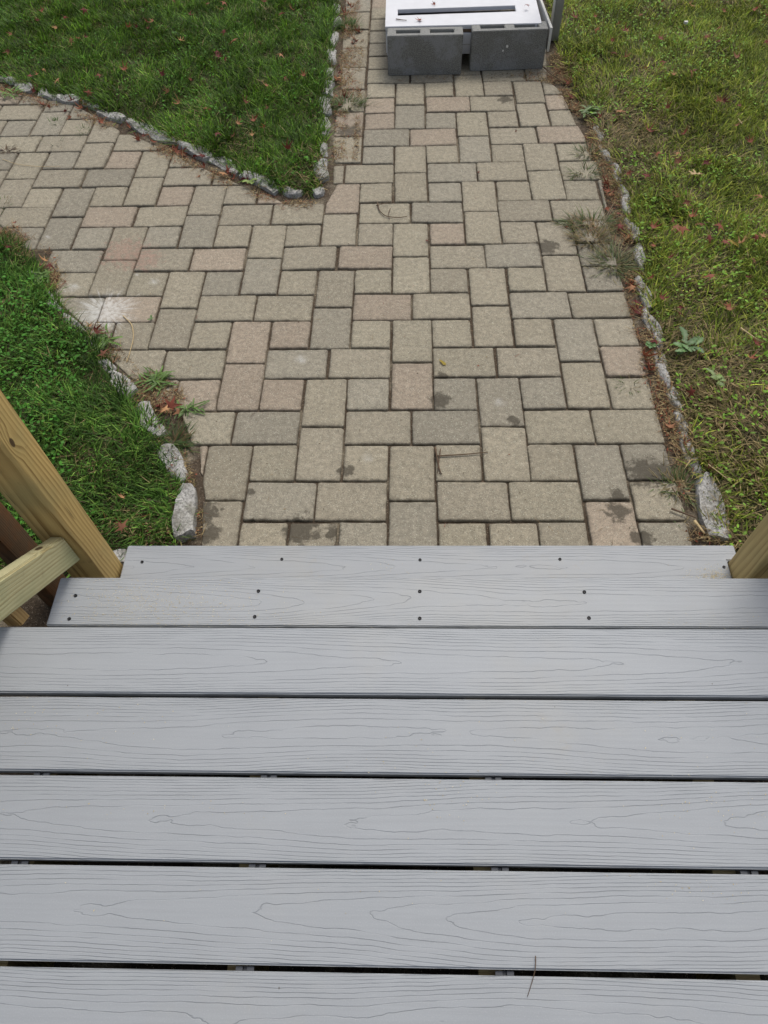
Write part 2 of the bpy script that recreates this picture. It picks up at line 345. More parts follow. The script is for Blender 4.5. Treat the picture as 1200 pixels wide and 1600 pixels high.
def mat_leafy(name, transl=.3, rough=.5, spec=.25, attr=True, col=None, var=.2):
    g = NT(name)
    if attr: c = g.attr('Col')
    else:
        n = g.noise(g.obj(), 60, 3, .6); r = g.rnd()
        c = g.mix(n, tuple(x*(1-var) for x in col), tuple(x*(1+var) for x in col))
        hs = g.n('ShaderNodeHueSaturation'); g.l(c, hs.inputs['Color'])
        g.set(hs.inputs['Value'], g.math('MULTIPLY_ADD', r, .9, .55)); g.set(hs.inputs['Hue'], g.math('MULTIPLY_ADD', r, .03, .488)); c = hs.outputs[0]
    g.l(c, g.b.inputs['Base Color']); g.b.inputs['Roughness'].default_value = rough; g.b.inputs['Specular IOR Level'].default_value = spec
    tr = g.n('ShaderNodeBsdfTranslucent'); g.l(c, tr.inputs[0])
    mx = g.n('ShaderNodeMixShader'); mx.inputs[0].default_value = transl
    g.l(g.b.outputs[0], mx.inputs[1]); g.l(tr.outputs[0], mx.inputs[2]); g.l(mx.outputs[0], g.out.inputs[0])
    return g.m

def mat_granite():
    g = NT('granite'); P = g.obj(); r = g.rnd()
    P = g.vmath('ADD', P, g.comb(g.math('MULTIPLY', r, 40), 0, 0))
    n = g.noise(P, 110, 5, .75); n2 = g.noise(P, 22, 4, .6)
    col = g.mix(g.ss(n, .34, .66), (.18, .175, .165), (.48, .47, .435))
    col = g.mix(g.ss(n2, .45, .7, 0, .5), col, (.17, .155, .12))
    col = g.mix(g.ss(g.noise(P, 9, 2), .55, .75, 0, .5), col, (.10, .095, .05))
    g.bump(g.math('ADD', g.math('MULTIPLY', n2, 2), n), .9, .005)
    return g.done(col, .85, .3)

def mat_deck():
    g = NT('composite_decking'); P = g.obj(); r = g.rnd()
    x, y, z = g.xyz(P)
    off = g.math('MULTIPLY', r, 57.0)
    h = .070
    def ff(x, y):
        mid = g.math('MULTIPLY', g.math('SUBTRACT', g.noise(g.comb(g.math('ADD', x, off), 3.1, 0), 1.3, 1), .5), .05)
        yn = g.math('DIVIDE', g.math('ADD', y, mid), h)
        base = g.math('MULTIPLY', g.math('POWER', g.math('ADD', g.math('MULTIPLY', yn, yn), .015), .95), 8.5)
        nlow = g.noise(g.comb(g.math('ADD', g.math('MULTIPLY', x, .95), off), g.math('MULTIPLY', y, 4), off), 1.0, 1, .4)
        nm = g.noise(g.comb(g.math('ADD', g.math('MULTIPLY', x, 8), off), g.math('MULTIPLY', y, 22), off), 1.0, 3, .6)
        return g.math('ADD', g.math('ADD', g.math('ADD', base, g.math('MULTIPLY', x, g.math('MULTIPLY', g.math('SIGN', g.math('SUBTRACT', g.math('FRACT', g.math('MULTIPLY', r, 7.3)), .5)), 2.6))), g.math('MULTIPLY', nlow, 8.0)), g.math('MULTIPLY', nm, 1.25))
    f = ff(x, y); e = .0006
    fx = g.math('DIVIDE', g.math('SUBTRACT', ff(g.math('ADD', x, e), y), f), e)
    fy = g.math('DIVIDE', g.math('SUBTRACT', ff(x, g.math('ADD', y, e)), f), e)
    grad = g.math('SQRT', g.math('ADD', g.math('ADD', g.math('MULTIPLY', fx, fx), g.math('MULTIPLY', fy, fy)), 260.0))
    fr = g.math('PINGPONG', f, .5)
    d = g.math('DIVIDE', fr, grad)
    brk = g.noise(g.comb(g.math('ADD', g.math('MULTIPLY', x, 7), off), g.math('MULTIPLY', y, 70), 2), 1.0, 3, .6)
    line = g.math('MULTIPLY', g.ss(d, .0002, .00085, 1.0, 0.0), g.ss(brk, .33, .62, .12, 1))
    n = g.noise(g.vmath('ADD', P, g.comb(off, 0, 0)), 6, 3, .6); nf = g.noise(P, 420, 3, .7)
    streak = g.noise(g.comb(g.math('ADD', g.math('MULTIPLY', x, 5), off), g.math('MULTIPLY', y, 160), 0), 1.0, 3, .6)
    col = g.mix(n, (.266, .283, .296), (.310, .326, .338))
    col = g.mix(g.ss(streak, .35, .7, 0, .3), col, (.24, .252, .262))
    col = g.mix(g.ss(nf, .5, .75, 0, .25), col, (.44, .45, .455))
    # scuffs and dirty marks
    W = g.n('ShaderNodeNewGeometry').outputs['Position']
    dn = g.noise(W, 3.3, 4, .7); dn2 = g.noise(W, 48, 4, .7)
    col = g.mix(g.math('MULTIPLY', g.ss(dn, .58, .72), g.ss(dn2, .48, .66, 0, .35)), col, (.30, .265, .2))
    tnt = g.math('MULTIPLY_ADD', g.math('FRACT', g.math('MULTIPLY', r, 13.7)), .10, .95)
    col = g.vmath('SCALE', col, tnt)
    dn3 = g.noise(W, 1.4, 5, .75)
    col = g.mix(g.ss(dn3, .5, .68, 0, .22), col, (.33, .315, .27))
    dots = g.voro(W, 17); dc = g.xyz(g.voro(W, 17, out=1))
    col = g.mix(g.math('MULTIPLY', g.ss(dots, .032, .018), g.ss(dc[0], .6, .62, 0, .8)), col, (.09, .075, .06))
    col = g.mix(g.math('MULTIPLY', line, .40), col, (.115, .125, .135))
    hgt = g.math('SUBTRACT', g.math('MULTIPLY', streak, .25), g.math('MULTIPLY', line, 1.3))
    g.bump(g.math('ADD', hgt, g.math('MULTIPLY', nf, .22)), .6, .0009)
    return g.done(col, .52, .35)

def mat_wood(name, c1, c2, pith=(.05, .03), ring=.0065, axis='Z', knots=(), green=0.0, rust=0.0):
    g = NT(name); P = g.obj(); x, y, z = g.xyz(P)
    if axis == 'X': x, y, z = y, z, x
    L = g.comb(g.math('MULTIPLY', x, 2), g.math('MULTIPLY', y, 2), g.math('MULTIPLY', z, 1.3))
    nx = g.math('MULTIPLY', g.math('SUBTRACT', g.noise(L, 1.6, 2), .5), .055)
    ny = g.math('MULTIPLY', g.math('SUBTRACT', g.noise(g.vmath('ADD', L, (7., 3., 1.)), 1.6, 2), .5), .055)
    X = g.math('ADD', g.math('SUBTRACT', x, pith[0]), nx); Y = g.math('ADD', g.math('SUBTRACT', y, pith[1]), ny)
    rr = g.math('SQRT', g.math('ADD', g.math('MULTIPLY', X, X), g.math('MULTIPLY', Y, Y)))
    kd = None
    for (kx, ky, kz, kr) in knots:
        d = g.vmath('LENGTH', g.vmath('SUBTRACT', g.comb(x, y, g.math('MULTIPLY', z, .55)), (kx, ky, kz*.55)))
        rr = g.math('ADD', rr, g.ss(d, 0, kr*3.2, kr*1.6, 0.0))
        k = g.ss(d, kr*.55, kr*.8, 1.0, 0.0); kd = k if kd is None else g.math('MAXIMUM', kd, k)
    rg = g.math('DIVIDE', rr, ring)
    fr = g.math('FRACT', rg)
    late = g.math('MULTIPLY', g.math('MULTIPLY', g.ss(fr, .2, .86), g.ss(fr, 1.0, .88)), g.ss(g.noise(g.comb(g.math('FLOOR', rg), 0, g.math('MULTIPLY', z, 1.5)), 1.7, 2), .25, .75, .35, 1.0))
    chk = g.noise(g.comb(g.math('MULTIPLY', x, 150), g.math('MULTIPLY', y, 150), g.math('MULTIPLY', z, 5)), 1, 2, .5)
    fib = g.noise(g.comb(g.math('MULTIPLY', x, 420), g.math('MULTIPLY', y, 420), g.math('MULTIPLY', z, 9)), 1, 3, .6)
    blot = g.noise(P, 7, 4, .6)
    col = g.mix(late, c1, c2)
    col = g.mix(g.ss(blot, .4, .7, 0, .35), col, tuple(q*.66 for q in c1))
    col = g.mix(g.ss(fib, .45, .75, 0, .35), col, tuple(min(1, q*1.3) for q in c1))
    col = g.mix(g.ss(chk, .70, .74, 0, .7), col, tuple(q*.3 for q in c2))
    col = g.mix(g.ss(g.noise(P, 28, 3, .7), .6, .8, 0, .35), col, tuple(q*.6 for q in c2))
    if green: col = g.mix(g.ss(g.noise(P, 5, 3), .45, .7, 0, green), col, (.20, .25, .13))
    if rust: col = g.mix(g.ss(g.noise(P, 16, 4, .7), .42, .62, 0, rust), col, (.22, .075, .018))
    if kd is not None: col = g.mix(g.math('MULTIPLY', kd, .9), col, (.05, .028, .014))
    g.bump(g.math('ADD', g.math('MULTIPLY', late, .6), fib), .5, .0007)
    return g.done(col, .68, .25)

def mat_cinder():
    g = NT('damp_shaded_block'); P = g.obj(); r = g.rnd(); x, y, z = g.xyz(P)
    Q = g.vmath('ADD', P, g.comb(g.math('MULTIPLY', r, 30), 0, 0))
    n = g.noise(Q, 210, 4, .75); n2 = g.noise(Q, 7, 4, .65)
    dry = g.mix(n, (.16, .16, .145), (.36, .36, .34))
    damp = g.mix(g.ss(n, .3, .7), (.085, .083, .074), (.30, .295, .27))  # front face only: damp concrete with that side's shade mixed into the colour
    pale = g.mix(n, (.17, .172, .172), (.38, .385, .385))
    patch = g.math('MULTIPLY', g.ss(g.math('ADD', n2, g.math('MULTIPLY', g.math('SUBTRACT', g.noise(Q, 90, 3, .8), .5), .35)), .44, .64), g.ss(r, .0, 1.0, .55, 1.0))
    frontc = g.mix(patch, damp, pale)
    face = g.math('MULTIPLY', g.ss(y, -.040, -.0445, 0, 1), g.ss(z, .194, .188, 0, 1))  # camera-facing front, darkened in colour for damp and shade together
    col = g.mix(face, dry, frontc)
    col = g.mix(g.ss(g.noise(Q, 60, 3), .55, .75, 0, .3), col, (.08, .08, .07))
    g.bump(g.math('ADD', n, g.math('MULTIPLY', g.noise(Q, 420, 2), .6)), .9, .003)
    return g.done(col, .93, .15)

M = dict(
    paver=mat_paver(), ground=mat_ground(), grass=mat_leafy('grass_blades', .35, .5, .18),
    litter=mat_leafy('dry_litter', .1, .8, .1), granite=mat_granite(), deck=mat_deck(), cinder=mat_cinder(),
    black=simple('black_coating', (.012, .012, .013), .5, .2, 50),
    void=simple('dark_slot_floor', (.016, .019, .032), .45, .5, 30, .0003),  # near-black colour for the bottom of the slot
    white=simple('white_vinyl', (.56, .565, .58), .5, .12, 12, .0003, .4),
    ivory=simple('weathered_white_board', (.50, .49, .45), .6, .15, 18),
    shade_grey=simple('post_shade_grey', (.27, .26, .235), .6, .15, 25),  # grey that puts the white post's shaded sides into the colour
    dirt=simple('brown_dirt', (.16, .11, .07), .9, .4, 60, .001),
    post=mat_wood('treated_pine_post', (.50, .35, .13), (.22, .125, .035), (.02, -.085), .0115, 'Z', ((.045, .012, .345, .016), (.045, -.02, .14, .010)), .3),
    post2=mat_wood('treated_pine_post_pale', (.56, .42, .185), (.31, .20, .07), (.06, .08), .014, 'Z', ((-.045, -.02, .10, .009),), .15),
    rail=mat_wood('treated_pine_rail', (.47, .43, .24), (.30, .24, .11), (-.01, .055), .009, 'X', ((.0, .0, .085, .010),), .4),
    stub=mat_wood('fresh_cut_pine', (.46, .30, .12), (.25, .13, .04), (.03, .03), .008),
    old=mat_wood('weathered_timber', (.13, .08, .045), (.05, .032, .02), (.03, .05), .006, 'Z', (), 0, .28),
    frame=mat_wood('treated_framing', (.30, .25, .13), (.16, .11, .05), (.03, .05), .007, 'X'),
    red=mat_leafy('red_maple_leaf', .2, .6, .2, False, (.20, .052, .036)),
    brown=mat_leafy('brown_maple_leaf', .2, .7, .1, False, (.31, .15, .085)),
    oak=mat_leafy('tan_oak_leaf', .15, .7, .1, False, (.30, .20, .12)),
    yellow=mat_leafy('yellow_leaf', .3, .6, .2, False, (.48, .38, .06)),
    weed=mat_leafy('weed_leaf', .3, .45, .35),
    twig=simple('twig_bark', (.10, .065, .04), .85, .4, 80),
    straw=simple('dry_straw', (.42, .32, .17), .8, .3, 60),
    stone=simple('pale_stone', (.62, .60, .56), .8, .2, 90),
)

# ------------------------------------------------------------------ ground
def near_h(x, y):
    h = np.full(x.shape, -.0095); lawnf = np.zeros(x.shape); gut = np.zeros(x.shape)
    for P in LAWNS:
        d = sdist(x, y, P)
        gut = np.maximum(gut, np.clip(1-(-d)/.12, 0, 1))
        lawnf = np.maximum(lawnf, np.clip((d+.01)/.05, 0, 1))
    n = fnoise(x, y, 4, 3)-.5; n2 = fnoise(x, y, 26, 9)-.5
    h = h + .007*gut + lawnf*(.016+n*.02) + n2*.006*np.clip(gut+lawnf, 0, 1)
    return h, lawnf, gut

def build_ground():
    x0, x1, y0, y1, st = -4.2, 3.6, -2.0, 7.4, .03
    nx = int((x1-x0)/st)+1; ny = int((y1-y0)/st)+1
    gx, gy = np.meshgrid(np.linspace(x0, x1, nx), np.linspace(y0, y1, ny)); X = gx.ravel(); Y = gy.ravel()
    H, lf, gu = near_h(X, Y)
    V = np.stack([X, Y, H], -1)
    i = np.arange(nx*ny).reshape(ny, nx)
    F = np.stack([i[:-1, :-1].ravel(), i[:-1, 1:].ravel(), i[1:, 1:].ravel(), i[1:, :-1].ravel()], -1)
    soil = np.array([.070, .053, .037]); turf = np.array([.042, .040, .018])
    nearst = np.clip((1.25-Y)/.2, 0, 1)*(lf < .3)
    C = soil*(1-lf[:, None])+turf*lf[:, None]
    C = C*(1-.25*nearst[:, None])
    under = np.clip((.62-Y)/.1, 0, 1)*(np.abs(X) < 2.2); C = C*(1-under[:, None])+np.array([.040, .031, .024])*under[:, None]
    # skirt out to the horizon
    B = 90.0
    base = len(V)
    ring = np.array([(x0, y0, -.012), (x1, y0, -.012), (x1, y1, -.0), (x0, y1, -.0), (-B, -B, -.02), (B, -B, -.02), (B, B, -.02), (-B, B, -.02)])
    V = np.vstack([V, ring]); C = np.vstack([C, np.tile(turf*1.6, (8, 1))])
    b = base
    F = np.vstack([F, [[b, b+4, b+5, b+1], [b+1, b+5, b+6, b+2], [b+2, b+6, b+7, b+3], [b+3, b+7, b+4, b]]])
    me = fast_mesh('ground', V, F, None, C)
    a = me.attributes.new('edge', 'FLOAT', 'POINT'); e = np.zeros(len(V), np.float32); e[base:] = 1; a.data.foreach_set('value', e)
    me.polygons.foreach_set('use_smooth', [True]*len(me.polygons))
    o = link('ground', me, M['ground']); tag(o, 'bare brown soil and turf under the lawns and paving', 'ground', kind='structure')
build_ground()

# ------------------------------------------------------------------ paving
def clip_poly(poly, a, b, keep_left):
    out = []; n = len(poly)
    def s(p):
        v = (b[0]-a[0])*(p[1]-a[1])-(b[1]-a[1])*(p[0]-a[0]); return v if keep_left else -v
    for i in range(n):
        p, q = poly[i], poly[(i+1) % n]; sp, sq = s(p), s(q)
        if sp >= 0: out.append(p)
        if (sp >= 0) != (sq >= 0):
            t = sp/(sp-sq); out.append((p[0]+t*(q[0]-p[0]), p[1]+t*(q[1]-p[1])))
    return out
def area(P): return .5*sum(P[i][0]*P[(i+1) % len(P)][1]-P[(i+1) % len(P)][0]*P[i][1] for i in range(len(P)))
CUTS = [([(CUT_RIGHT[0][0]-.02, 9)]+CUT_RIGHT+[(CUT_RIGHT[-1][0], .5)], False),
        ([(-7, CUT_FRONT[0][1]+.4)]+CUT_FRONT+[(CUT_FRONT[-1][0], .5)], True),
        ([(-7, CUT_DIAG[0][1]+.95)]+CUT_DIAG+[(CUT_DIAG[-1][0]+.02, 9)], False)]

def paver_list():
    out = []
    def rect(u0, v0, u1, v1): out.append((u0, v0, u1, v1))
    for a in range(-14, 5):
        for b in range(-3, 18):
            if (a+b) % 2: continue
            U = 4*a; Vv = 4*b
            # stack starts 2 above the pair; pair occupies [Vv, Vv+2]
            rect(U-1, Vv+2, U+1, Vv+5); rect(U-1, Vv+5, U+1, Vv+8)
            rect(U-3, Vv, U, Vv+2); rect(U, Vv, U+3, Vv+2)
            rect(U-3, Vv+2, U-1, Vv+4); rect(U+1, Vv+2, U+3, Vv+4)
    res = []
    for r in out:
        uc = (r[0]+r[2])/2; vc = (r[1]+r[3])/2
        if vc > 21.9 and r[0] < -3:
            if r[2] <= -3 and r[0] > -9: continue
            if r[2] > -3 and r[0] > -9: r = (-3, r[1], r[2], r[3])
            if r[2]-r[0] < 1 : continue
        res.append(r)
    for k in range(14): res.append((-5.12, 22.2+3.02*k, -3.04, 25.2+3.02*k))
    return res

PAL = [((.280, .249, .184), 16), ((.272, .242, .181), 10), ((.258, .234, .180), 7), ((.298, .247, .186), 5), ((.288, .258, .190), 8), ((.246, .222, .170), 3)]
def build_path():
    (ox, oy), an, s = GRID; ca, sa = math.cos(an), math.sin(an)
    def w(u, v): return (ox+(ca*u-sa*v)*s, oy+(sa*u+ca*v)*s)
    V = []; F = []; C = []; E = []
    rnd = random.Random(5)
    pal = [c for c, k in PAL for _ in range(k)]
    for (u0, v0, u1, v1) in paver_list():
        g = .046
        cx, cy = w((u0+u1)/2, (v0+v1)/2)
        if cy < .80 or cy > 7.2 or cx < -4.1 or cx > 2.6: continue
        jx, jy, ja = rnd.gauss(0, .0016), rnd.gauss(0, .0013), rnd.gauss(0, .007); g = rnd.uniform(.028, .060)
        poly = [w(u0+g, v0+g), w(u1-g, v0+g), w(u1-g, v1-g), w(u0+g, v1-g)]
        poly = [(cx+jx+(x-cx)*math.cos(ja)-(y-cy)*math.sin(ja), cy+jy+(x-cx)*math.sin(ja)+(y-cy)*math.cos(ja)) for x, y in poly]
        A0 = area(poly); ok = True
        for P, left in CUTS:
            best = None
            for i in range(len(P)-1):
                a, b = P[i], P[i+1]; ex, ey = b[0]-a[0], b[1]-a[1]
                t = max(0, min(1, ((cx-a[0])*ex+(cy-a[1])*ey)/(ex*ex+ey*ey+1e-12)))
                d = math.hypot(cx-a[0]-t*ex, cy-a[1]-t*ey)
                if best is None or d < best[0]-1e-9: best = (d, a, b)
            d, a, b = best
            sgn = (b[0]-a[0])*(cy-a[1])-(b[1]-a[1])*(cx-a[0]); good = (sgn > 0) == left
            if not good and d > .15: ok = False; break
            if d < .22: poly = clip_poly(poly, a, b, left)
            if len(poly) < 3: ok = False; break
        if not ok or len(poly) < 3 or abs(area(poly)) < .07*A0: continue
        # rounded corners and worn, wavy rims
        n = len(poly); pts = []
        for i in range(n):
            p0, p1, p2 = poly[i-1], poly[i], poly[(i+1) % n]
            a = Vector(p0)-Vector(p1); b = Vector(p2)-Vector(p1); la, lb = a.length, b.length
            if la < .004 or lb < .004: continue
            r = min(.006*rnd.uniform(.6, 1.7), la*.4, lb*.4)
            q0 = Vector(p1)+a/la*r; q2 = Vector(p1)+b/lb*r; q1 = (q0+q2)*.25+Vector(p1)*.5
            pts += [q0, q1, q2]
            m_ = max(1, int((lb-2*r)/.024))
            e2 = Vector(p2)-b/lb*min(.006, lb*.4)
            for k in range(1, m_): pts.append(q2+(e2-q2)*(k/m_))
        n = len(pts)
        if n < 6: continue
        c = Vector((sum(p.x for p in pts)/n, sum(p.y for p in pts)/n))
        ua = Vector((ca, sa)); va = Vector((-sa, ca))
        us = [p.dot(ua) for p in pts]; vs_ = [p.dot(va) for p in pts]
        um, vm = (max(us)+min(us))/2, (max(vs_)+min(vs_))/2; hu, hv = (max(us)-min(us))/2, (max(vs_)-min(vs_))/2
        if min(hu, hv) < .006: continue
        fan = ua*um+va*vm if len(poly) == 4 else c
        def inset(d, jit):
            ku, kv = max(.3, 1-d/hu), max(.3, 1-d/hv)
            return [ua*(fan.dot(ua)+(p-fan).dot(ua)*ku)+va*(fan.dot(va)+(p-fan).dot(va)*kv) for p in pts]
        zt = rnd.gauss(0, .0010); tx, ty = rnd.gauss(0, .008), rnd.gauss(0, .008)
        jj = [rnd.gauss(0, .0007) for _ in range(n)]
        col = pal[rnd.randrange(len(pal))]; k_ = rnd.gauss(1, .045); col = tuple(q*k_ for q in col)
        rings = [(0, -.032, 1.0), (0, -.0042, 1.0), (.0018, -.0013, .9), (.0045, 0.0, .55), (.010, .0003, .22), (.019, .0004, 0.0)]
        b0 = len(V)
        for (d, z, e) in rings:
            R_ = inset(d, .0)
            for i, p in enumerate(R_):
                q = p+(c-p).normalized()*(jj[i] if d < .01 else 0)
                V.append((q.x, q.y, z+zt+(q.x-cx)*tx+(q.y-cy)*ty)); C.append(col); E.append(e)
        for r_ in range(len(rings)-1):
            for i in range(n):
                a = b0+r_*n+i; b = b0+r_*n+(i+1) % n
                F.append((a, b, b+n, a+n))
        V.append((fan.x, fan.y, rings[-1][1]+zt+(fan.x-cx)*tx+(fan.y-cy)*ty)); C.append(col); E.append(0.0)
        for i in range(n): F.append((b0+(len(rings)-1)*n+i, b0+(len(rings)-1)*n+(i+1) % n, len(V)-1))
    me = mesh('path', V, F)
    ca_ = me.color_attributes.new('Col', 'FLOAT_COLOR', 'POINT'); cc = np.ones((len(V), 4), np.float32); cc[:, :3] = C
    ca_.data.foreach_set('color', cc.ravel())
    ea = me.attributes.new('edge', 'FLOAT', 'POINT'); ea.data.foreach_set('value', np.array(E, np.float32))
    me.polygons.foreach_set('use_smooth', [len(f) == 4 for f in F])
    o = link('path', me, M['paver']); tag(o, 'tan concrete paver path running up the garden and branching left', 'path', kind='structure')
build_path()

# ------------------------------------------------------------------ grass
def blades(x, y, z, L, W, az, lean, col, bend=.6, tipc=1.25):
    n = len(x); dx, dy = np.cos(az), np.sin(az); sx, sy = -dy, dx
    sl, cl = np.sin(lean), np.cos(lean)
    P = np.zeros((n, 5, 3)); C = np.zeros((n, 5, 3))
    def at(t):
        hor = L*(sl*t+bend*t*t*.5); ver = L*(cl*t-bend*t*t*.42*cl)
        return hor, ver
    for k, (t, wf) in enumerate(((0, .5), (0, -.5), (.55, .42), (.55, -.42), (1, 0))):
        h, v = at(t)
        P[:, k, 0] = x+dx*h+sx*W*wf; P[:, k, 1] = y+dy*h+sy*W*wf; P[:, k, 2] = z+np.maximum(v, .002*(t > 0))
        C[:, k] = col*(1.0 if t < 1 else tipc)
    b = np.arange(n)*5
    F4 = np.stack([b, b+1, b+3, b+2], -1); F3 = np.stack([b+2, b+3, b+4], -1)
    return P.reshape(-1, 3), F4, F3, C.reshape(-1, 3)

def join(parts):
    V = []; A = []; B = []; C = []; o = 0
    for v, a, b, c in parts:
        V.append(v); C.append(c); 
        if a is not None and len(a): A.append(a+o)
        if b is not None and len(b): B.append(b+o)
        o += len(v)
    return np.vstack(V), (np.vstack(A) if A else None), (np.vstack(B) if B else None), np.vstack(C)

def leaflets(x, y, z, L, W, az, tilt, col):
    """small pointed-oval leaves: 6 verts"""
    n = len(x); dx, dy = np.cos(az), np.sin(az); sx, sy = -dy, dx; P = np.zeros((n, 6, 3))
    for k, (t, wf, up) in enumerate(((0, 0, 0), (.35, .5, .12), (.35, -.5, .12), (.72, .42, .1), (.72, -.42, .1), (1, 0, 0))):
        P[:, k, 0] = x+dx*L*t*np.cos(tilt)+sx*W*wf; P[:, k, 1] = y+dy*L*t*np.cos(tilt)+sy*W*wf; P[:, k, 2] = z+L*t*np.sin(tilt)+up*W
    b = np.arange(n)*6
    F4 = np.stack([b+1, b+2, b+4, b+3], -1); F3 = np.vstack([np.stack([b, b+2, b+1], -1), np.stack([b+3, b+4, b+5], -1)])
    return P.reshape(-1, 3), F4, F3, np.repeat(col, 6, axis=0)

def scatter(P, box, dens, margin=0.0):
    x0, x1, y0, y1 = box; n = int((x1-x0)*(y1-y0)*dens)
    x = RNG.uniform(x0, x1, n); y = RNG.uniform(y0, y1, n)
    d = sdist(x, y, P); k = d > margin
    return x[k], y[k], d[k]

def make_lawn(P, box, dens, pal, dry, dryp, seed, label, broad=0, lmin=.022, lmax=.05, tuft_amp=1.0):
    parts = []
    x, y, d = scatter(P, box, dens, -.012)
    clump = fnoise(x, y, 9, seed+20)
    keep = RNG.random(len(x)) < np.clip(.45+1.3*(clump-.3), .25, 1)
    x, y, d, clump = x[keep], y[keep], d[keep], clump[keep]
    z = near_h(x, y)[0]-.003; n = len(x)
    big = fnoise(x, y, 1.3, seed); med = fnoise(x, y, 6, seed+5)
    L = RNG.uniform(lmin, lmax, n)*(.72+.75*clump*tuft_amp)
    flow = fnoise(x, y, 3.2, seed+7)*4*np.pi
    az = np.where(RNG.random(n) < .55, flow+RNG.normal(0, .8, n), RNG.uniform(0, 2*np.pi, n))
    lean = np.abs(RNG.normal(.55, .38, n))
    W = RNG.uniform(.0028, .0052, n)
    edge = d < .05
    L = np.where(edge, L*1.12, L)
    pal = np.array(pal); idx = RNG.integers(0, len(pal), n); col = pal[idx]*np.clip(np.exp(RNG.normal(-.12, .48, n)), .3, 2.6)[:, None]
    col = col*(.40+1.05*med*(.65+.7*clump))[:, None]
    dm = np.clip((big-(1-dry))*5+.5, 0, 1)*.72+np.clip((med-.62)*4, 0, .5)*dryp
    if dryp > .6: dm = dm+np.clip((2.1-y)/1.0, 0, 1)*.62+np.clip((med-.5)*3, 0, .25)
    isdry = RNG.random(n) < np.clip(dm+.04, 0, .92)
    dp = np.array([(.40, .31, .15), (.27, .205, .09), (.165, .15, .055), (.13, .095, .05)])
    col = np.where(isdry[:, None], dp[RNG.integers(0, 4, n)]*RNG.uniform(.7, 1.2, n)[:, None], col)
    lean = np.where(isdry, lean+.5, lean)
    parts.append(blades(x, y, z, L, W, az, lean, col))
    # thatch lying close to the soil
    x, y, d = scatter(P, box, dens*.3, .0); n = len(x); z = near_h(x, y)[0]+.001
    tc = np.where(RNG.random(n)[:, None] < .4+.4*dryp, dp[RNG.integers(0, 4, n)]*.7, np.array(pal[0])*.7)*RNG.uniform(.5, 1.1, n)[:, None]
    parts.append(blades(x, y, z, RNG.uniform(.02, .05, n), RNG.uniform(.0018, .003, n), RNG.uniform(0, 6.28, n), RNG.uniform(1.15, 1.5, n), tc, .1))
    if broad:
        x, y, d = scatter(P, box, broad); k = fnoise(x, y, 4, seed+40) > .47; x, y = x[k], y[k]; n = len(x)
        z = near_h(x, y)[0]+RNG.uniform(.012, .035, n)
        c = np.array(pal[-1])*RNG.uniform(.75, 1.6, n)[:, None]*np.array([.85, 1.15, .9])
        parts.append(leaflets(x, y, z, RNG.uniform(.006, .022, n), RNG.uniform(.004, .013, n), RNG.uniform(0, 6.28, n), RNG.normal(.1, .35, n), c))
    V, A, B, C = join(parts)
    o = link('grass', fast_mesh('grass', V, A, B, C), M['grass'])
    tag(o, label, 'grass', kind='stuff')

GD = [(0.071, 0.148, 0.014), (0.098, 0.195, 0.019), (0.046, 0.104, 0.01), (0.141, 0.243, 0.025), (0.08, 0.168, 0.016)]
GR = [(0.209, 0.276, 0.033), (0.276, 0.328, 0.043), (0.141, 0.207, 0.026), (0.358, 0.375, 0.064), (0.185, 0.257, 0.033)]
GF = [(0.067, 0.151, 0.022), (0.098, 0.198, 0.031), (0.046, 0.105, 0.014), (0.147, 0.25, 0.041), (0.077, 0.173, 0.027)]
make_lawn(LB, (-3.3, .05, 2.4, 6.0), 19000, GD, .28, .45, 3, 'dark green mown grass on the lawn behind the left paver branch', 900, .032, .068)
make_lawn(LF, (-2.3, -.55, .9, 3.1), 23000, GF, .18, .35, 31, 'green grass mixed with clover on the small lawn left of the stairs', 3600, .028, .062)
make_lawn(LR, (.55, 2.9, .8, 6.0), 19000, GR, .42, .65, 57, 'patchy yellowing grass with straw on the lawn right of the path', 1500, .028, .062)

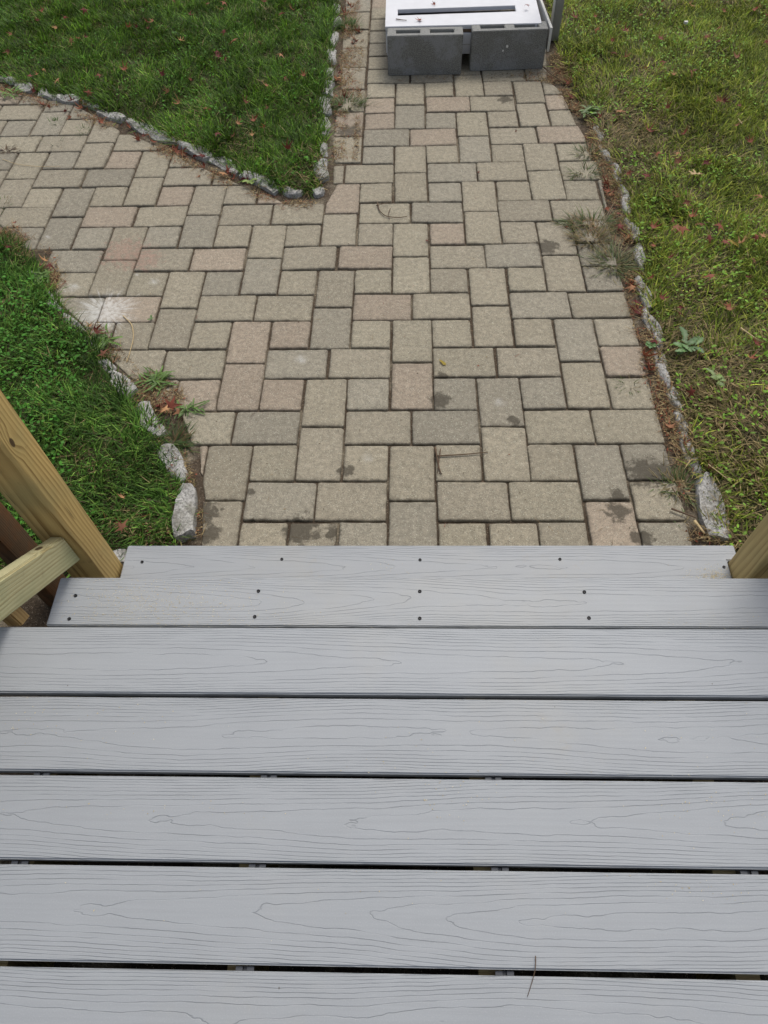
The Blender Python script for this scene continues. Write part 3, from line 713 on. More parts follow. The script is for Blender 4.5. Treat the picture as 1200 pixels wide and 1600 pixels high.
# ------------------------------------------------------------------ dry litter in the gutters
def strip_litter(poly_line, label, n, off=(-.02, .09), side=1, red=.1, cat='plant litter'):
    P = np.array(poly_line); seg = np.hypot(*(P[1:]-P[:-1]).T); cum = np.concatenate([[0], np.cumsum(seg)])
    t = RNG.uniform(0, cum[-1], n); i = np.clip(np.searchsorted(cum, t)-1, 0, len(seg)-1); f = (t-cum[i])/seg[i]
    pt = P[i]+(P[i+1]-P[i])*f[:, None]; dv = (P[i+1]-P[i])/seg[i][:, None]; nr = np.stack([-dv[:, 1], dv[:, 0]], -1)*side
    a = RNG.beta(1.6, 2.0, n)*(off[1]-off[0])+off[0]
    x = pt[:, 0]+nr[:, 0]*a; y = pt[:, 1]+nr[:, 1]*a
    k = fnoise(x, y, 7, 77) > .42; x, y = x[k], y[k]; n = len(x)
    z = near_h(x, y)[0]+RNG.uniform(.004, .016, n)
    dp = np.array([(.34, .26, .13), (.24, .17, .09), (.15, .10, .055), (.09, .06, .035), (.24, .07, .04)])
    pr = np.array([.3, .27, .2, .23-red*.3, 0]); pr[4] = 1-pr[:4].sum()
    c = dp[RNG.choice(5, n, p=pr)]*RNG.uniform(.6, 1.2, n)[:, None]
    h = n//2
    A = blades(x[:h], y[:h], z[:h], RNG.uniform(.012, .05, h), RNG.uniform(.0009, .002, h), RNG.uniform(0, 6.28, h), RNG.uniform(1.2, 1.62, h), c[:h], .05)
    m_ = n-h
    B = leaflets(x[h:], y[h:], z[h:], RNG.uniform(.003, .012, m_), RNG.uniform(.002, .007, m_), RNG.uniform(0, 6.28, m_), RNG.normal(0, .4, m_), c[h:])
    V, A4, B3, C = join([A, B])
    o = link('dry_litter', fast_mesh('dry_litter', V, A4, B3, C), M['litter']); tag(o, label, cat, kind='stuff')
strip_litter(LAWN_RIGHT, 'dry straw and leaf crumbs in the soil gap along the right kerb', 9000, (-.01, .085), -1, .5)
strip_litter(LAWN_FRONT, 'dry straw and leaf crumbs along the small left lawn', 4200, (-.01, .09), 1, .3)
strip_litter(LAWN_BACK_DIAG[:16], 'dry crumbs and stalks below the cobbles of the rear left lawn', 5200, (.05, .13), -1, .5)
strip_litter(LAWN_BACK_DIAG[15:], 'brown leaf litter beside the narrow end of the path', 4600, (.05, .16), -1, .6)
strip_litter([(-.245, 4.5), (-.235, 3.2), (-.235, 2.9)], 'dry crumbs caught in the open joint of the upper path', 1500, (-.015, .02), 1, .2)
strip_litter([(.66, 4.06), (.8, 3.98), (.95, 3.6)], 'straw and twigs piled beside the right concrete block', 1800, (-.07, .07), 1, .3)
strip_litter([(-.05, 4.035), (.72, 4.06)], 'straw scraps along the foot of the concrete blocks', 260, (-.04, .03), 1, .2)
strip_litter([(-.92, 1.22), (-.72, 1.08), (-.98, 1.02)], 'dry grass scraps on the soil by the left post', 600, (-.09, .09), 1, .3)
strip_litter([(1.0, 1.25), (1.2, 1.05), (1.4, 1.2)], 'tangled straw beside the right stair post', 2600, (-.15, .18), 1, .1)

strip_litter([(P_WEED_920[0]-.12, P_WEED_920[1]+.02), (P_WEED_920[0]+.02, P_WEED_920[1]), (P_WEED_960[0], P_WEED_960[1])], 'dry stalks and soil crumbs under the weeds at the right edge of the path', 1500, (-.06, .06), 1, .2)
strip_litter([(P_WEED_MID[0]-.05, P_WEED_MID[1]+.03), P_WEED_MID, P_WEED_EDGE, (P_WEED_EDGE[0]+.03, P_WEED_EDGE[1]-.12)], 'dry stalks and soil crumbs under the weeds at the left edge of the path', 2000, (-.06, .05), 1, .4)
strip_litter([(P_WEED_540[0]-.08, P_WEED_540[1]+.05), (P_WEED_540[0]+.06, P_WEED_540[1]-.05)], 'brown litter under the olive weed tuft of the straight path', 700, (-.07, .07), 1, .4)
strip_litter([(LAWN_FRONT[0][0], LAWN_FRONT[0][1]+.04), (LAWN_FRONT[4][0]+.03, LAWN_FRONT[4][1]+.03)], 'brown crumbs on the pavers at the far end of the small left lawn', 1500, (-.05, .07), 1, .5)
def path_crumbs(n=900):
    x = RNG.uniform(-2.6, 1.1, n); y = .99+(5.2-.99)*RNG.random(n)**1.1
    k = np.ones(n, bool)
    for P in LAWNS: k &= sdist(x, y, P) < -.05
    k &= ~((y > 4.0) & (x > -.12)); x, y = x[k], y[k]; n = len(x); z = np.full(n, .0022)
    dp = np.array([(.09, .06, .035), (.05, .035, .025), (.24, .17, .09), (.2, .06, .04)]); c = dp[RNG.choice(4, n, p=(.4, .3, .22, .08))]
    h = n//3
    V, A4, B3, C = join([blades(x[:h], y[:h], z[:h], RNG.uniform(.008, .035, h), RNG.uniform(.0008, .0016, h), RNG.uniform(0, 6.28, h), np.full(h, 1.5), c[:h], .05),
                         leaflets(x[h:], y[h:], z[h:], RNG.uniform(.002, .008, n-h), RNG.uniform(.0015, .004, n-h), RNG.uniform(0, 6.28, n-h), RNG.normal(.1, .1, n-h), c[h:])])
    o = link('plant_crumbs', fast_mesh('plant_crumbs', V, A4, B3, C), M['litter']); tag(o, 'scattered dark seed and twig crumbs lying on the pavers', 'plant litter', kind='stuff')
path_crumbs()

# ------------------------------------------------------------------ granite edging stones
def stone_mesh(L, W, H, seed, rough=False):
    rg = random.Random(seed); bm = bmesh.new(); bmesh.ops.create_cube(bm, size=1)
    bmesh.ops.subdivide_edges(bm, edges=list(bm.edges), cuts=5, use_grid_fill=True)
    ph = [rg.uniform(0, 6.28) for _ in range(8)]
    tap = rg.uniform(-.18, .18); sk = rg.uniform(-.15, .15)
    for v in bm.verts:
        x, y, z = v.co*2
        k = (1-.07*(x*x*y*y)-.06*(z*z*(x*x+y*y)*.5)) if rough else (1-.15*(x*x*y*y)-.12*(z*z*(x*x+y*y)*.5))
        X = x*L/2*k*(1+.05*math.sin(3*y+ph[0])); Y = y*W/2*k*(1+tap*x)+.10*W*math.sin(2.4*x+ph[1])+sk*x*W*.3
        Z = z*H/2*k
        if z > 0: Z += H*.09*math.sin(3*x+ph[2])*math.cos(2*y+ph[3])
        a = .035*min(L, W)
        X += a*math.sin(7*y+5*z+ph[4])+rg.uniform(-1, 1)*a*.5; Y += a*math.sin(8*x+4*z+ph[5])+rg.uniform(-1, 1)*a*.5; Z += a*math.sin(7*x+6*y+ph[6])+rg.uniform(-1, 1)*a*.4
        v.co = (X, Y, Z)
    bmesh.ops.smooth_vert(bm, verts=bm.verts, factor=(.3 if rough else .5), use_axis_x=True, use_axis_y=True, use_axis_z=True)
    me = bpy.data.meshes.new('edging_stone'); bm.to_mesh(me); bm.free()
    me.polygons.foreach_set('use_smooth', [True]*len(me.polygons)); me.set_sharp_from_angle(angle=R(50))
    me.materials.append(M['granite']); return me
ORD = ['first', 'second', 'third', 'fourth', 'fifth', 'sixth', 'seventh', 'eighth', 'ninth', 'tenth', 'eleventh', 'twelfth', 'thirteenth', 'fourteenth', 'fifteenth', 'sixteenth', 'seventeenth', 'eighteenth', 'nineteenth', 'twentieth']+['twenty-'+q for q in ('first', 'second', 'third', 'fourth', 'fifth', 'sixth', 'seventh', 'eighth', 'ninth')]
SN = [0]
def stone(a, b, W, up, label, group, H=.11):
    SN[0] += 1
    L = math.hypot(b[0]-a[0], b[1]-a[1])*1.07; an = math.atan2(b[1]-a[1], b[0]-a[0])
    o = link('edging_stone', stone_mesh(L, W, H, 100+SN[0], W > .063 and H > .1), None, None, ((a[0]+b[0])/2, (a[1]+b[1])/2, up-H/2))
    o.rotation_euler = (random.uniform(-.08, .08), random.uniform(-.04, .04), an+random.uniform(-.06, .06))
    tag(o, label, 'edging stone', group)
def row_from_centres(C, W, up, fmt, group, shrink=.505, ups=None):
    n = len(C)
    for i, c in enumerate(C):
        p = C[i-1] if i > 0 else (2*c[0]-C[1][0], 2*c[1]-C[1][1]); q = C[i+1] if i < n-1 else (2*c[0]-C[i-1][0], 2*c[1]-C[i-1][1])
        dx, dy = q[0]-p[0], q[1]-p[1]; l = math.hypot(dx, dy); half = shrink*l/2*random.uniform(.86, 1.02)
        a = (c[0]-dx/l*half, c[1]-dy/l*half); b = (c[0]+dx/l*half, c[1]+dy/l*half)
        stone(a, b, W*random.uniform(.85, 1.12), up+random.uniform(-.006, .006), fmt(i), group)
row_from_centres(ROW_DIAG, .070, .015, lambda i: f'grey granite cobble on the slanting lawn edge, {ORD[i]} from the left end', 'cobbles along the slanting lawn edge')
stone(ROW_CORNER[0], ROW_CORNER[1], .060, .019, 'pale cobble at the tip of the rear left lawn, left one of the pair', 'cobbles at the lawn tip')
stone(ROW_CORNER[2], ROW_CORNER[3], .060, .019, 'pale cobble at the tip of the rear left lawn, right one of the pair', 'cobbles at the lawn tip')
row_from_centres(ROW_SIDE, .060, .013, lambda i: f'grey granite cobble beside the straight path, {ORD[i]} up from the lawn tip', 'cobbles beside the straight path', .46)
for i, (a, b) in enumerate(ROW_FRONT):
    big = i == len(ROW_FRONT)-1
    stone(a, b, .066 if big else (.066 if i >= 5 else .050), .032 if big else .015,
          'large rough granite block ending the small left lawn edge, next to the stairs' if big else f'long grey edging stone of the small left lawn, {ORD[i]} from the far end', 'edging stones of the small left lawn')
for i, (a, b) in enumerate(ROW_RIGHT):
    ex_, ey_ = (b[0]-a[0])*.09, (b[1]-a[1])*.09; a = (a[0]-ex_, a[1]-ey_); b = (b[0]+ex_, b[1]+ey_)
    big = i == len(ROW_RIGHT)-1
    stone(a, b, .076 if big else .046, .024 if big else .014,
          'wide grey stone at the near end of the right kerb, next to the stairs' if big else f'narrow grey kerb stone of the right lawn, {ORD[i]} from the far end', 'kerb stones of the right lawn')
stone((-.93, 1.045), (-.84, 1.055), .05, .02, 'small grey stone in the soil just behind the left end of the lowest tread', None, .06)

# ------------------------------------------------------------------ deck
DZ = .54
deck = tag(empty('deck', (0, .58, 0)), 'grey composite deck of wide boards with narrow dark gaps in the foreground', 'deck')
def local(parent, loc): return Vector(loc)-parent.location
def board(name, parent, x0, x1, y0, y1, top, th=.024, notch=None):
    cx, cy = 0.0, (y0+y1)/2
    if notch is None: poly = [(x0, y0), (x1, y0), (x1, y1), (x0, y1)]
    else: nx, ny = notch; poly = [(x0, y0), (nx, y0), (nx, ny), (x1, ny), (x1, y1), (x0, y1)]
    bm = bmesh.new(); vs = [bm.verts.new((x-cx, y-cy, 0)) for x, y in poly]; f = bm.faces.new(vs)
    r = bmesh.ops.extrude_face_region(bm, geom=[f]); bmesh.ops.translate(bm, vec=(0, 0, -th), verts=[v for v in r['geom'] if isinstance(v, bmesh.types.BMVert)])
    bmesh.ops.recalc_face_normals(bm, faces=bm.faces)
    bmesh.ops.bevel(bm, geom=[e for e in bm.edges], offset=.0028, segments=3, affect='EDGES')
    me = bpy.data.meshes.new(name); bm.to_mesh(me); bm.free()
    me.polygons.foreach_set('use_smooth', [True]*len(me.polygons)); me.set_sharp_from_angle(angle=R(50))
    return link(name, me, M['deck'], parent, local(parent, (cx, cy, top)))
yy = .583
for i in range(12):
    w_ = .1385; board('deck_board', deck, -2.1, 2.1, yy-w_, yy, DZ); yy -= .1465
JX = [-.65, -.25, .155, .56, .965, 1.37, -1.055, -1.46]
for jx in JX: bevel_box('joist', (.038, 1.72, .18), M['frame'], deck, local(deck, (jx-.02, -.31, DZ-.028-.09)), 0)
bevel_box('fascia_board', (4.2, .02, .15), M['deck'], deck, local(deck, (0, .553, DZ-.027-.075)), .002)
for (x, y) in CLIPS:
    k = round((.583-.1433-y)/.1465); yg = .583-.140-.1465*k-.00325
    bm = bmesh.new()
    for (ox, sx, sz, oz) in ((-.009, .011, .004, 0), (.009, .011, .004, 0), (0, .006, .002, -.004)):
        r = bmesh.ops.create_cube(bm, size=1); bmesh.ops.scale(bm, vec=(sx, .0061, sz), verts=r['verts']); bmesh.ops.translate(bm, vec=(ox, 0, oz), verts=r['verts'])
    me = bpy.data.meshes.new('hidden_clip'); bm.to_mesh(me); bm.free()
    link('hidden_clip', me, simple('clip_plastic', (.06, .065, .075), .5, .2, 40) if 'clip_plastic' not in bpy.data.materials else bpy.data.materials['clip_plastic'], deck, local(deck, (x, yg, DZ-.011)))

stairs = tag(empty('deck_stairs', (0, .8, 0)), 'two grey composite stair treads with black screws below the deck edge', 'stairs')
t2 = board('tread_board', stairs, -.846, 1.04, .6665, .794, DZ-.18)
board('tread_board', stairs, -.846, 1.04, .520, .6590, DZ-.18)
t1 = board('tread_board', stairs, -.783, .902, .851, .992, DZ-.36, .024, (.872, .944))
board('tread_board', stairs, -.783, .872, .705, .8445, DZ-.36)
bevel_box('riser', (1.84, .018, .145), M['deck'], stairs, local(stairs, (.09, .757, DZ-.18-.028-.0725)), .002)
bevel_box('riser', (1.62, .018, .15), M['deck'], stairs, local(stairs, (.05, .955, .076)), .002)
bevel_box('riser', (1.84, .018, .145), M['deck'], stairs, local(stairs, (.09, .528, DZ-.028-.0775)), .002)
for sx in (-.745, -.35, .05, .44, .83):
    bm = bmesh.new()
    prof = [(.50, .0), (.90, .0), (.94, .06), (.94, .153), (.742, .153), (.742, .333), (.50, .333)]
    vs = [bm.verts.new((0, a-.8, b)) for a, b in prof]; f = bm.faces.new(vs)
    r = bmesh.ops.extrude_face_region(bm, geom=[f]); bmesh.ops.translate(bm, vec=(.038, 0, 0), verts=[v for v in r['geom'] if isinstance(v, bmesh.types.BMVert)])
    bmesh.ops.recalc_face_normals(bm, faces=bm.faces); me = bpy.data.meshes.new('stringer'); bm.to_mesh(me); bm.free()
    link('stringer', me, M['frame'], stairs, (sx-.019, 0, 0))
def screw_mesh():
    bm = bmesh.new(); bmesh.ops.create_cone(bm, cap_ends=True, segments=16, radius1=.0046, radius2=.0040, depth=.0024)
    for f in list(bm.faces):
        if f.normal.z > .9:
            r = bmesh.ops.inset_region(bm, faces=[f], thickness=.0024, depth=0); bmesh.ops.translate(bm, vec=(0, 0, -.0013), verts=f.verts)
    me = bpy.data.meshes.new('screw'); bm.to_mesh(me); bm.free(); me.materials.append(M['black']); return me
SM = screw_mesh()
for (x, y) in SCREWS_1: link('screw', SM, None, t1, (x-t1.location.x, y-t1.location.y-stairs.location.y, .0007))
for (x, y) in SCREWS_2: link('screw', SM, None, t2, (x-t2.location.x, y-t2.location.y-stairs.location.y, .0007))

# ------------------------------------------------------------------ railing and posts
rl = tag(empty('stair_railing', (-.835, .895, 0)), 'treated pine railing left of the stairs, square post with a sloping lower rail', 'railing')
bevel_box('post', (.089, .089, 1.30), M['post'], rl, local(rl, (-.8345, .8955, .64)), .006, 3)
bevel_box('deck_post', (.089, .089, 1.30), M['post'], rl, local(rl, (-.8885, .40, .95)), .006, 3)
sl = math.atan(.84)
def sloped(name, ytop, zt_at_post, width, height, mat, x, y_end=.38):
    y0_, z0_ = .849, zt_at_post; L = (y0_-y_end)/math.cos(sl); h = height/2
    # vertical plumb cut where the rail meets the post
    bm = bmesh.new(); hv = height/math.cos(sl)
    dy = -(y0_-y_end); dz = -dy*math.tan(sl)
    a = .5*width
    sec = [(-a, 0), (a, 0), (a, -hv), (-a, -hv)]
    q = [bm.verts.new((sx, 0, sz)) for sx, sz in sec]; p = [bm.verts.new((sx, dy, sz+dz)) for sx, sz in sec]
    bm.faces.new(q); bm.faces.new(p[::-1])
    for i in range(4): bm.faces.new((q[i], p[i], p[(i+1) % 4], q[(i+1) % 4]))
    bmesh.ops.recalc_face_normals(bm, faces=bm.faces)
    bmesh.ops.bevel(bm, geom=[e for e in bm.edges], offset=.005, segments=3, affect='EDGES')
    # orient so the material's length axis follows the rail
    rot = Matrix.Rotation(sl, 4, 'X')
    bmesh.ops.transform(bm, matrix=Matrix(((0, -math.cos(sl), math.sin(sl), 0), (1, 0, 0, 0), (0, math.sin(sl), math.cos(sl), 0), (0, 0, 0, 1))), verts=bm.verts)
    me = bpy.data.meshes.new(name); bm.to_mesh(me); bm.free()
    me.polygons.foreach_set('use_smooth', [True]*len(me.polygons)); me.set_sharp_from_angle(angle=R(45))
    o = link(name, me, mat, rl)
    T = Matrix(((0, 1, 0, 0), (-math.cos(sl), 0, math.sin(sl), 0), (math.sin(sl), 0, math.cos(sl), 0), (0, 0, 0, 1)))
    T.translation = local(rl, (x, y0_, z0_)); o.matrix_local = T
    return o
sloped('lower_rail', .85, .54-.078, .034, .085, M['rail'], -.8265)
sloped('top_rail', .85, 1.22, .034, .085, M['rail'], -.8265)
for yb in (.640, .52):
    zr = .462+(.849-yb)*.84
    bm = bmesh.new(); bmesh.ops.create_cube(bm, size=1); bmesh.ops.scale(bm, vec=(.034, .034, .98), verts=bm.verts)
    for v in bm.verts:
        if v.co.z < 0: v.co.z += (v.co.y)*-.55
    bmesh.ops.bevel(bm, geom=list(bm.edges), offset=.003, segments=2, affect='EDGES')
    me = bpy.data.meshes.new('baluster'); bm.to_mesh(me); bm.free()
    link('baluster', me, M['stub'], rl, local(rl, (-.8615, yb, zr-.195+.49)))
rp = tag(empty('stair_post', (.92, .895, 0)), 'treated pine post rising at the right end of the lowest tread', 'post')
bevel_box('post', (.089, .089, 1.30), M['post2'], rp, local(rp, (.9185, .8965, .64)), .006, 3)
st = tag(bevel_box('timber_stake', (.045, .085, 1.0), M['old'], None, (-1.045, .935, .46), .004, 2), 'weathered dark brown timber stake standing in soil left of the stair post', 'stake')

# ------------------------------------------------------------------ concrete blocks and white step
def cinder(cx, cy, rz, label):
    W_, D_, H_ = .395, .095, .193
    bm = bmesh.new()
    xs = [-W_/2, -.152, -.026, .026, .152, W_/2]; ys = [-D_/2, -.018, .018, D_/2]
    def grid(z, up):
        g = {}
        for i, x in enumerate(xs):
            for j, y in enumerate(ys): g[i, j] = bm.verts.new((x, y, z))
        for i in range(5):
            for j in range(3):
                if j == 1 and i in (1, 3): continue
                q = [g[i, j], g[i+1, j], g[i+1, j+1], g[i, j+1]]; bm.faces.new(q if up else q[::-1])
        return g
    a = grid(H_, True); b = grid(0, False)
    for i in range(5):
        for j in (0, 3): bm.faces.new((a[i, j], a[i+1, j], b[i+1, j], b[i, j]))
    for j in range(3):
        for i in (0, 5): bm.faces.new((a[i, j], a[i, j+1], b[i, j+1], b[i, j]))
    for i in (1, 3):
        for (p, q) in (((i, 1), (i+1, 1)), ((i+1, 1), (i+1, 2)), ((i+1, 2), (i, 2)), ((i, 2), (i, 1))): bm.faces.new((a[p], a[q], b[q], b[p]))
    bmesh.ops.recalc_face_normals(bm, faces=bm.faces)
    sh = [e for e in bm.edges if len(e.link_faces) == 2 and e.calc_face_angle(0) > 1]
    bmesh.ops.bevel(bm, geom=sh, offset=.003, segments=2, affect='EDGES')
    me = bpy.data.meshes.new('concrete_block'); bm.to_mesh(me); bm.free()
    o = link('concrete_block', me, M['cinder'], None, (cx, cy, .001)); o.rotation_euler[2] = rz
    tag(o, label, 'concrete block', 'concrete blocks in front of the white step')
    return o
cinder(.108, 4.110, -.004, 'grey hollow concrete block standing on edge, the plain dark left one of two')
DRIP_X, DRIP_Z = -.008, .118
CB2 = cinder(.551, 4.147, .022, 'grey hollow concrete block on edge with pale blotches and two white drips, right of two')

for k_, (dx_, dz_2, rr2) in enumerate(((.0, .0, .0065), (-.020, -.020, .0045))):
    bm = bmesh.new(); bmesh.ops.create_uvsphere(bm, u_segments=12, v_segments=6, radius=rr2)
    for v in bm.verts: v.co.y *= .25; v.co.z *= 1.25 if v.co.z < 0 else 1
    me = bpy.data.meshes.new('paint_drip'); bm.to_mesh(me); bm.free()
    link('paint_drip', me, M['stone'], CB2, (DRIP_X+dx_, -.0482, DRIP_Z+dz_2))

ws = tag(empty('white_step', (.31, 4.5, 0)), 'low white vinyl step with a long dark slot behind the concrete blocks', 'step')
rz = .028
def bxw(name, x0, x1, y0, y1, z0, z1, mat, bev=.002, rot=0):
    return bevel_box(name, (x1-x0, y1-y0, z1-z0), mat, ws, local(ws, ((x0+x1)/2, (y0+y1)/2, (z0+z1)/2)), bev, 2, (0, 0, rot))
def slab_slot():
    bm = bmesh.new(); xs = [-.102, -.036, .600, .722]; ys = [4.168, 4.300, 4.372, 4.86]
    g = {}
    sk = lambda x, y: y+.026*(x+.036) if 4.2 < y < 4.5 else y
    for k, z in enumerate((.196, .176)):
        for i, x in enumerate(xs):
            for j, y in enumerate(ys): g[k, i, j] = bm.verts.new((x-.31, sk(x, y)-4.5, z))
    for k in (0, 1):
        for i in range(3):
            for j in range(3):
                if i == 1 and j == 1: continue
                bm.faces.new((g[k, i, j], g[k, i+1, j], g[k, i+1, j+1], g[k, i, j+1]))
    for i in range(3):
        for j in (0, 3): bm.faces.new((g[0, i, j], g[0, i+1, j], g[1, i+1, j], g[1, i, j]))
    for j in range(3):
        for i in (0, 3): bm.faces.new((g[0, i, j], g[0, i, j+1], g[1, i, j+1], g[1, i, j]))
    for p, q in (((1, 1), (2, 1)), ((2, 1), (2, 2)), ((2, 2), (1, 2)), ((1, 2), (1, 1))): bm.faces.new((g[(0,)+p], g[(0,)+q], g[(1,)+q], g[(1,)+p]))
    bmesh.ops.recalc_face_normals(bm, faces=bm.faces)
    sh = [e for e in bm.edges if len(e.link_faces) == 2 and e.calc_face_angle(0) > 1]
    bmesh.ops.bevel(bm, geom=sh, offset=.002, segments=2, affect='EDGES')
    me = bpy.data.meshes.new('step_top'); bm.to_mesh(me); bm.free(); return link('step_top', me, M['white'], ws)
slab_slot()
bxw('slot_bottom', -.05, .62, 4.285, 4.41, .150, .166, M['void'])
bxw('slot_patch', .19, .31, 4.312, 4.365, .1665, .175, simple('torn_grey_strip', (.12, .10, .10), .7, .5, 60), .001)
bxw('dirt_ledge', -.09, .70, 4.172, 4.20, .160, .1745, M['dirt'], .001)
bxw('front_board', -.095, .712, 4.160, 4.178, .060, .159, M['white'])
bxw('front_groove', -.09, .70, 4.1585, 4.1605, .106, .108, M['shade_grey'], 0)  # groove drawn as a thin grey strip on the board
bxw('rear_board', -.095, .712, 4.84, 4.858, .020, .1745, M['white'])
bxw('side_board', -.1, -.082, 4.19, 4.83, .060, .1745, M['white'])
s_ = bxw('side_board', .739, .752, 4.105, 4.86, .085, .199, M['ivory'], .002, .05)
bxw('side_board', .70, .716, 4.19, 4.83, .060, .1745, M['white'])
gp = tag(empty('rail_post', (.85, 4.45, 0)), 'slim white square post beside the white step, shade painted on its sides', 'post')
bevel_box('post', (.045, .045, 1.1), M['shade_grey'], gp, (0, 0, .55), .004, 2)  # white post drawn grey, its shade put into the colour
bevel_box('post_lit_face', (.006, .049, 1.1), M['ivory'], gp, (-.0262, 0, .55), .001, 1)  # lit left side painted as a paler plate

# ------------------------------------------------------------------ leaves
def maple(seed, size, lobes=5, curl=.5):
    rg = random.Random(seed); outline = []
    lens = {5: (.55, .85, 1.0, .85, .55), 7: (.45, .75, .95, 1.0, .95, .75, .45)}[lobes]
    spread = R(250 if lobes == 5 else 285); a0 = math.pi/2-spread/2
    st_ = spread/(lobes-1); outline.append((-.06, -.12))
    for i in range(lobes):
        a = a0+st_*i; l = lens[i]*rg.uniform(.88, 1.1)
        outline.append((math.cos(a-st_*.17)*l*.55, math.sin(a-st_*.17)*l*.55))
        outline.append((math.cos(a-.07)*l*.78, math.sin(a-.07)*l*.78)); outline.append((math.cos(a)*l, math.sin(a)*l)); outline.append((math.cos(a+.07)*l*.78, math.sin(a+.07)*l*.78))
        outline.append((math.cos(a+st_*.17)*l*.55, math.sin(a+st_*.17)*l*.55))
        if i < lobes-1: b = a+st_/2; outline.append((math.cos(b)*.30, math.sin(b)*.30))
    outline = outline[:1]+outline[:0:-1]
    n = len(outline); k1, k2 = rg.uniform(-curl, curl), rg.uniform(-curl, curl); ph = rg.uniform(0, 6.28); up = rg.choice((1, 1, -.6))
    def zf(x, y):
        r2 = x*x+y*y; a = math.atan2(y, x); return up*(curl*.55*r2+.22*curl*r2*math.sin(3*a+ph))+k1*x*y*.5+k2*x*.25
    V = [(0, 0, zf(0, 0))]
    for sc in (.5, 1): V += [(x*sc, y*sc, zf(x*sc, y*sc)) for x, y in outline]
    F = [(0, 1+i, 1+(i+1) % n) for i in range(n)]+[(1+i, 1+n+i, 1+n+(i+1) % n, 1+(i+1) % n) for i in range(n)]
    b = len(V); V += [(-.02, -.02, .0), (.02, -.02, .0), (.035, -.75, .12), (.0, -.76, .12)]; F.append((b, b+1, b+2, b+3))
    mz = min(v[2] for v in V)
    return mesh('maple_leaf', [(x*size, y*size, (z-mz)*size) for x, y, z in V], F, True)
def oakm(size):
    pts = [(0, 0), (.12, .12), (.30, .10), (.16, .30), (.20, .38), (.48, .36), (.52, .46), (.22, .52), (.20, .62), (.42, .78), (.36, .84), (.14, .74), (0, 1.0)]
    pts = pts+[(-x*.9, y*.97) for x, y in pts[-2:0:-1]]
    n = len(pts); V = [(0, .45, 0)]+[(x, y, .5*x*x+.1*abs(x)) for x, y in pts]+[(.01, 0, 0), (-.01, 0, 0), (0, -.25, .05)]
    F = [(0, 1+i, 1+(i+1) % n) for i in range(n)]+[(n+1, n+2, n+3)]
    return mesh('oak_leaf', [(x*size, y*size, z*size+.002) for x, y, z in V], F, True)
LM = [maple(i, .027 if i % 3 else .021, 7 if i % 2 else 5, random.uniform(.7, 1.9)) for i in range(12)]
LR_ = [m_.copy() for m_ in LM]
for m_ in LM: m_.materials.append(M['red'])
for m_ in LR_: m_.materials.append(M['brown'])
def leaf(p, z, label, group=None, brown=False, scale=1.0, me=None, tilt=.35, name='maple_leaf', top=False):
    k = random.randrange(12); mm = me or (LR_ if brown else LM)[k]
    o = link(name, mm, None, None, (p[0], p[1], z))
    o.rotation_euler = (random.gauss(0, tilt), random.gauss(0, tilt), random.uniform(0, 6.28)); s = scale*random.uniform(.85, 1.5); o.scale = (s, s, s)
    tag(o, label, 'leaf', group); return o
def lh(p): return float(near_h(np.array([p[0]]), np.array([p[1]]))[0][0])
REG = {}
def batch(L, dz, label, group, brownlabel=None, fb=.3, jit=0, tilt=.35, scale=1.0):
    for i, p in enumerate(L):
        br = random.random() < fb
        o = leaf(p, lh(p)+dz, label, group, br, scale, None, tilt)
        REG.setdefault(group, []).append((o, 'faded brown' if br else 'dark red'))
def nearest(C, p, yonly=False):
    return min(range(len(C)), key=lambda i: abs(C[i][1]-p.y) if yonly else math.hypot(C[i][0]-p.x, C[i][1]-p.y))
def name_leaves():
    kerb = [((a[0]+b[0])/2, (a[1]+b[1])/2) for a, b in ROW_RIGHT]; front = [((a[0]+b[0])/2, (a[1]+b[1])/2) for a, b in ROW_FRONT]
    def run(group, band, order, fmt):
        bins = {}
        for o, c in REG.get(group, []): bins.setdefault(band(o.location), []).append((o, c))
        for b, L in bins.items():
            L.sort(key=lambda t: order(t[0].location))
            for i, (o, c) in enumerate(L): o['label'] = fmt(b, ORD[i], c)
    def rb(p):
        if p.y > 4.75: return 'beyond the white step'
        if p.y > 4.28: return 'level with the white step'
        if p.y > 3.95: return 'level with the concrete blocks'
        if p.y > kerb[0][1]+.12: return 'just before the concrete blocks'
        return f'level with {ORD[nearest(kerb, p, True)]} kerb stone'
    run('red leaves on the right lawn', rb, lambda p: p.x, lambda b, n, c: f'{c} leaf on right lawn {b}, {n} from path')
    run('red leaves on the rear left lawn', lambda p: nearest(ROW_SIDE, p, True), lambda p: -p.x, lambda b, n, c: f'{c} leaf on rear left lawn level with {ORD[b]} path cobble, {n} from path')
    run('leaves along the slanting cobbles', lambda p: nearest(ROW_DIAG, p), lambda p: p.x, lambda b, n, c: f'crumpled {c} leaf by {ORD[b]} slanting cobble from left, {n} from left there')
    run('leaves in the gutter of the straight path', lambda p: nearest(ROW_SIDE, p), lambda p: p.y, lambda b, n, c: f'{c} leaf in the gutter beside {ORD[b]} path cobble, {n} going away')
    run('leaves in the right gutter', lambda p: nearest(kerb, p), lambda p: -p.y, lambda b, n, c: f'crumpled {c} leaf in right gutter by {ORD[b]} kerb stone, {n} from far end')
    run('leaves on the small left lawn', lambda p: nearest(front, p, True), lambda p: -p.x, lambda b, n, c: f'{c} leaf on small left lawn level with {ORD[b]} edging stone, {n} from paving')
    run('heaped leaves by the left weed', lambda p: 0, lambda p: p.x, lambda b, n, c: f'{c} leaf in the heap by the left weed, {n} from the left')
batch(LV_BACK, .046, 'small dark red maple leaf resting in the dark green rear left lawn', 'red leaves on the rear left lawn', 'small faded orange brown maple leaf resting in the dark green rear left lawn', .35)
ex = []
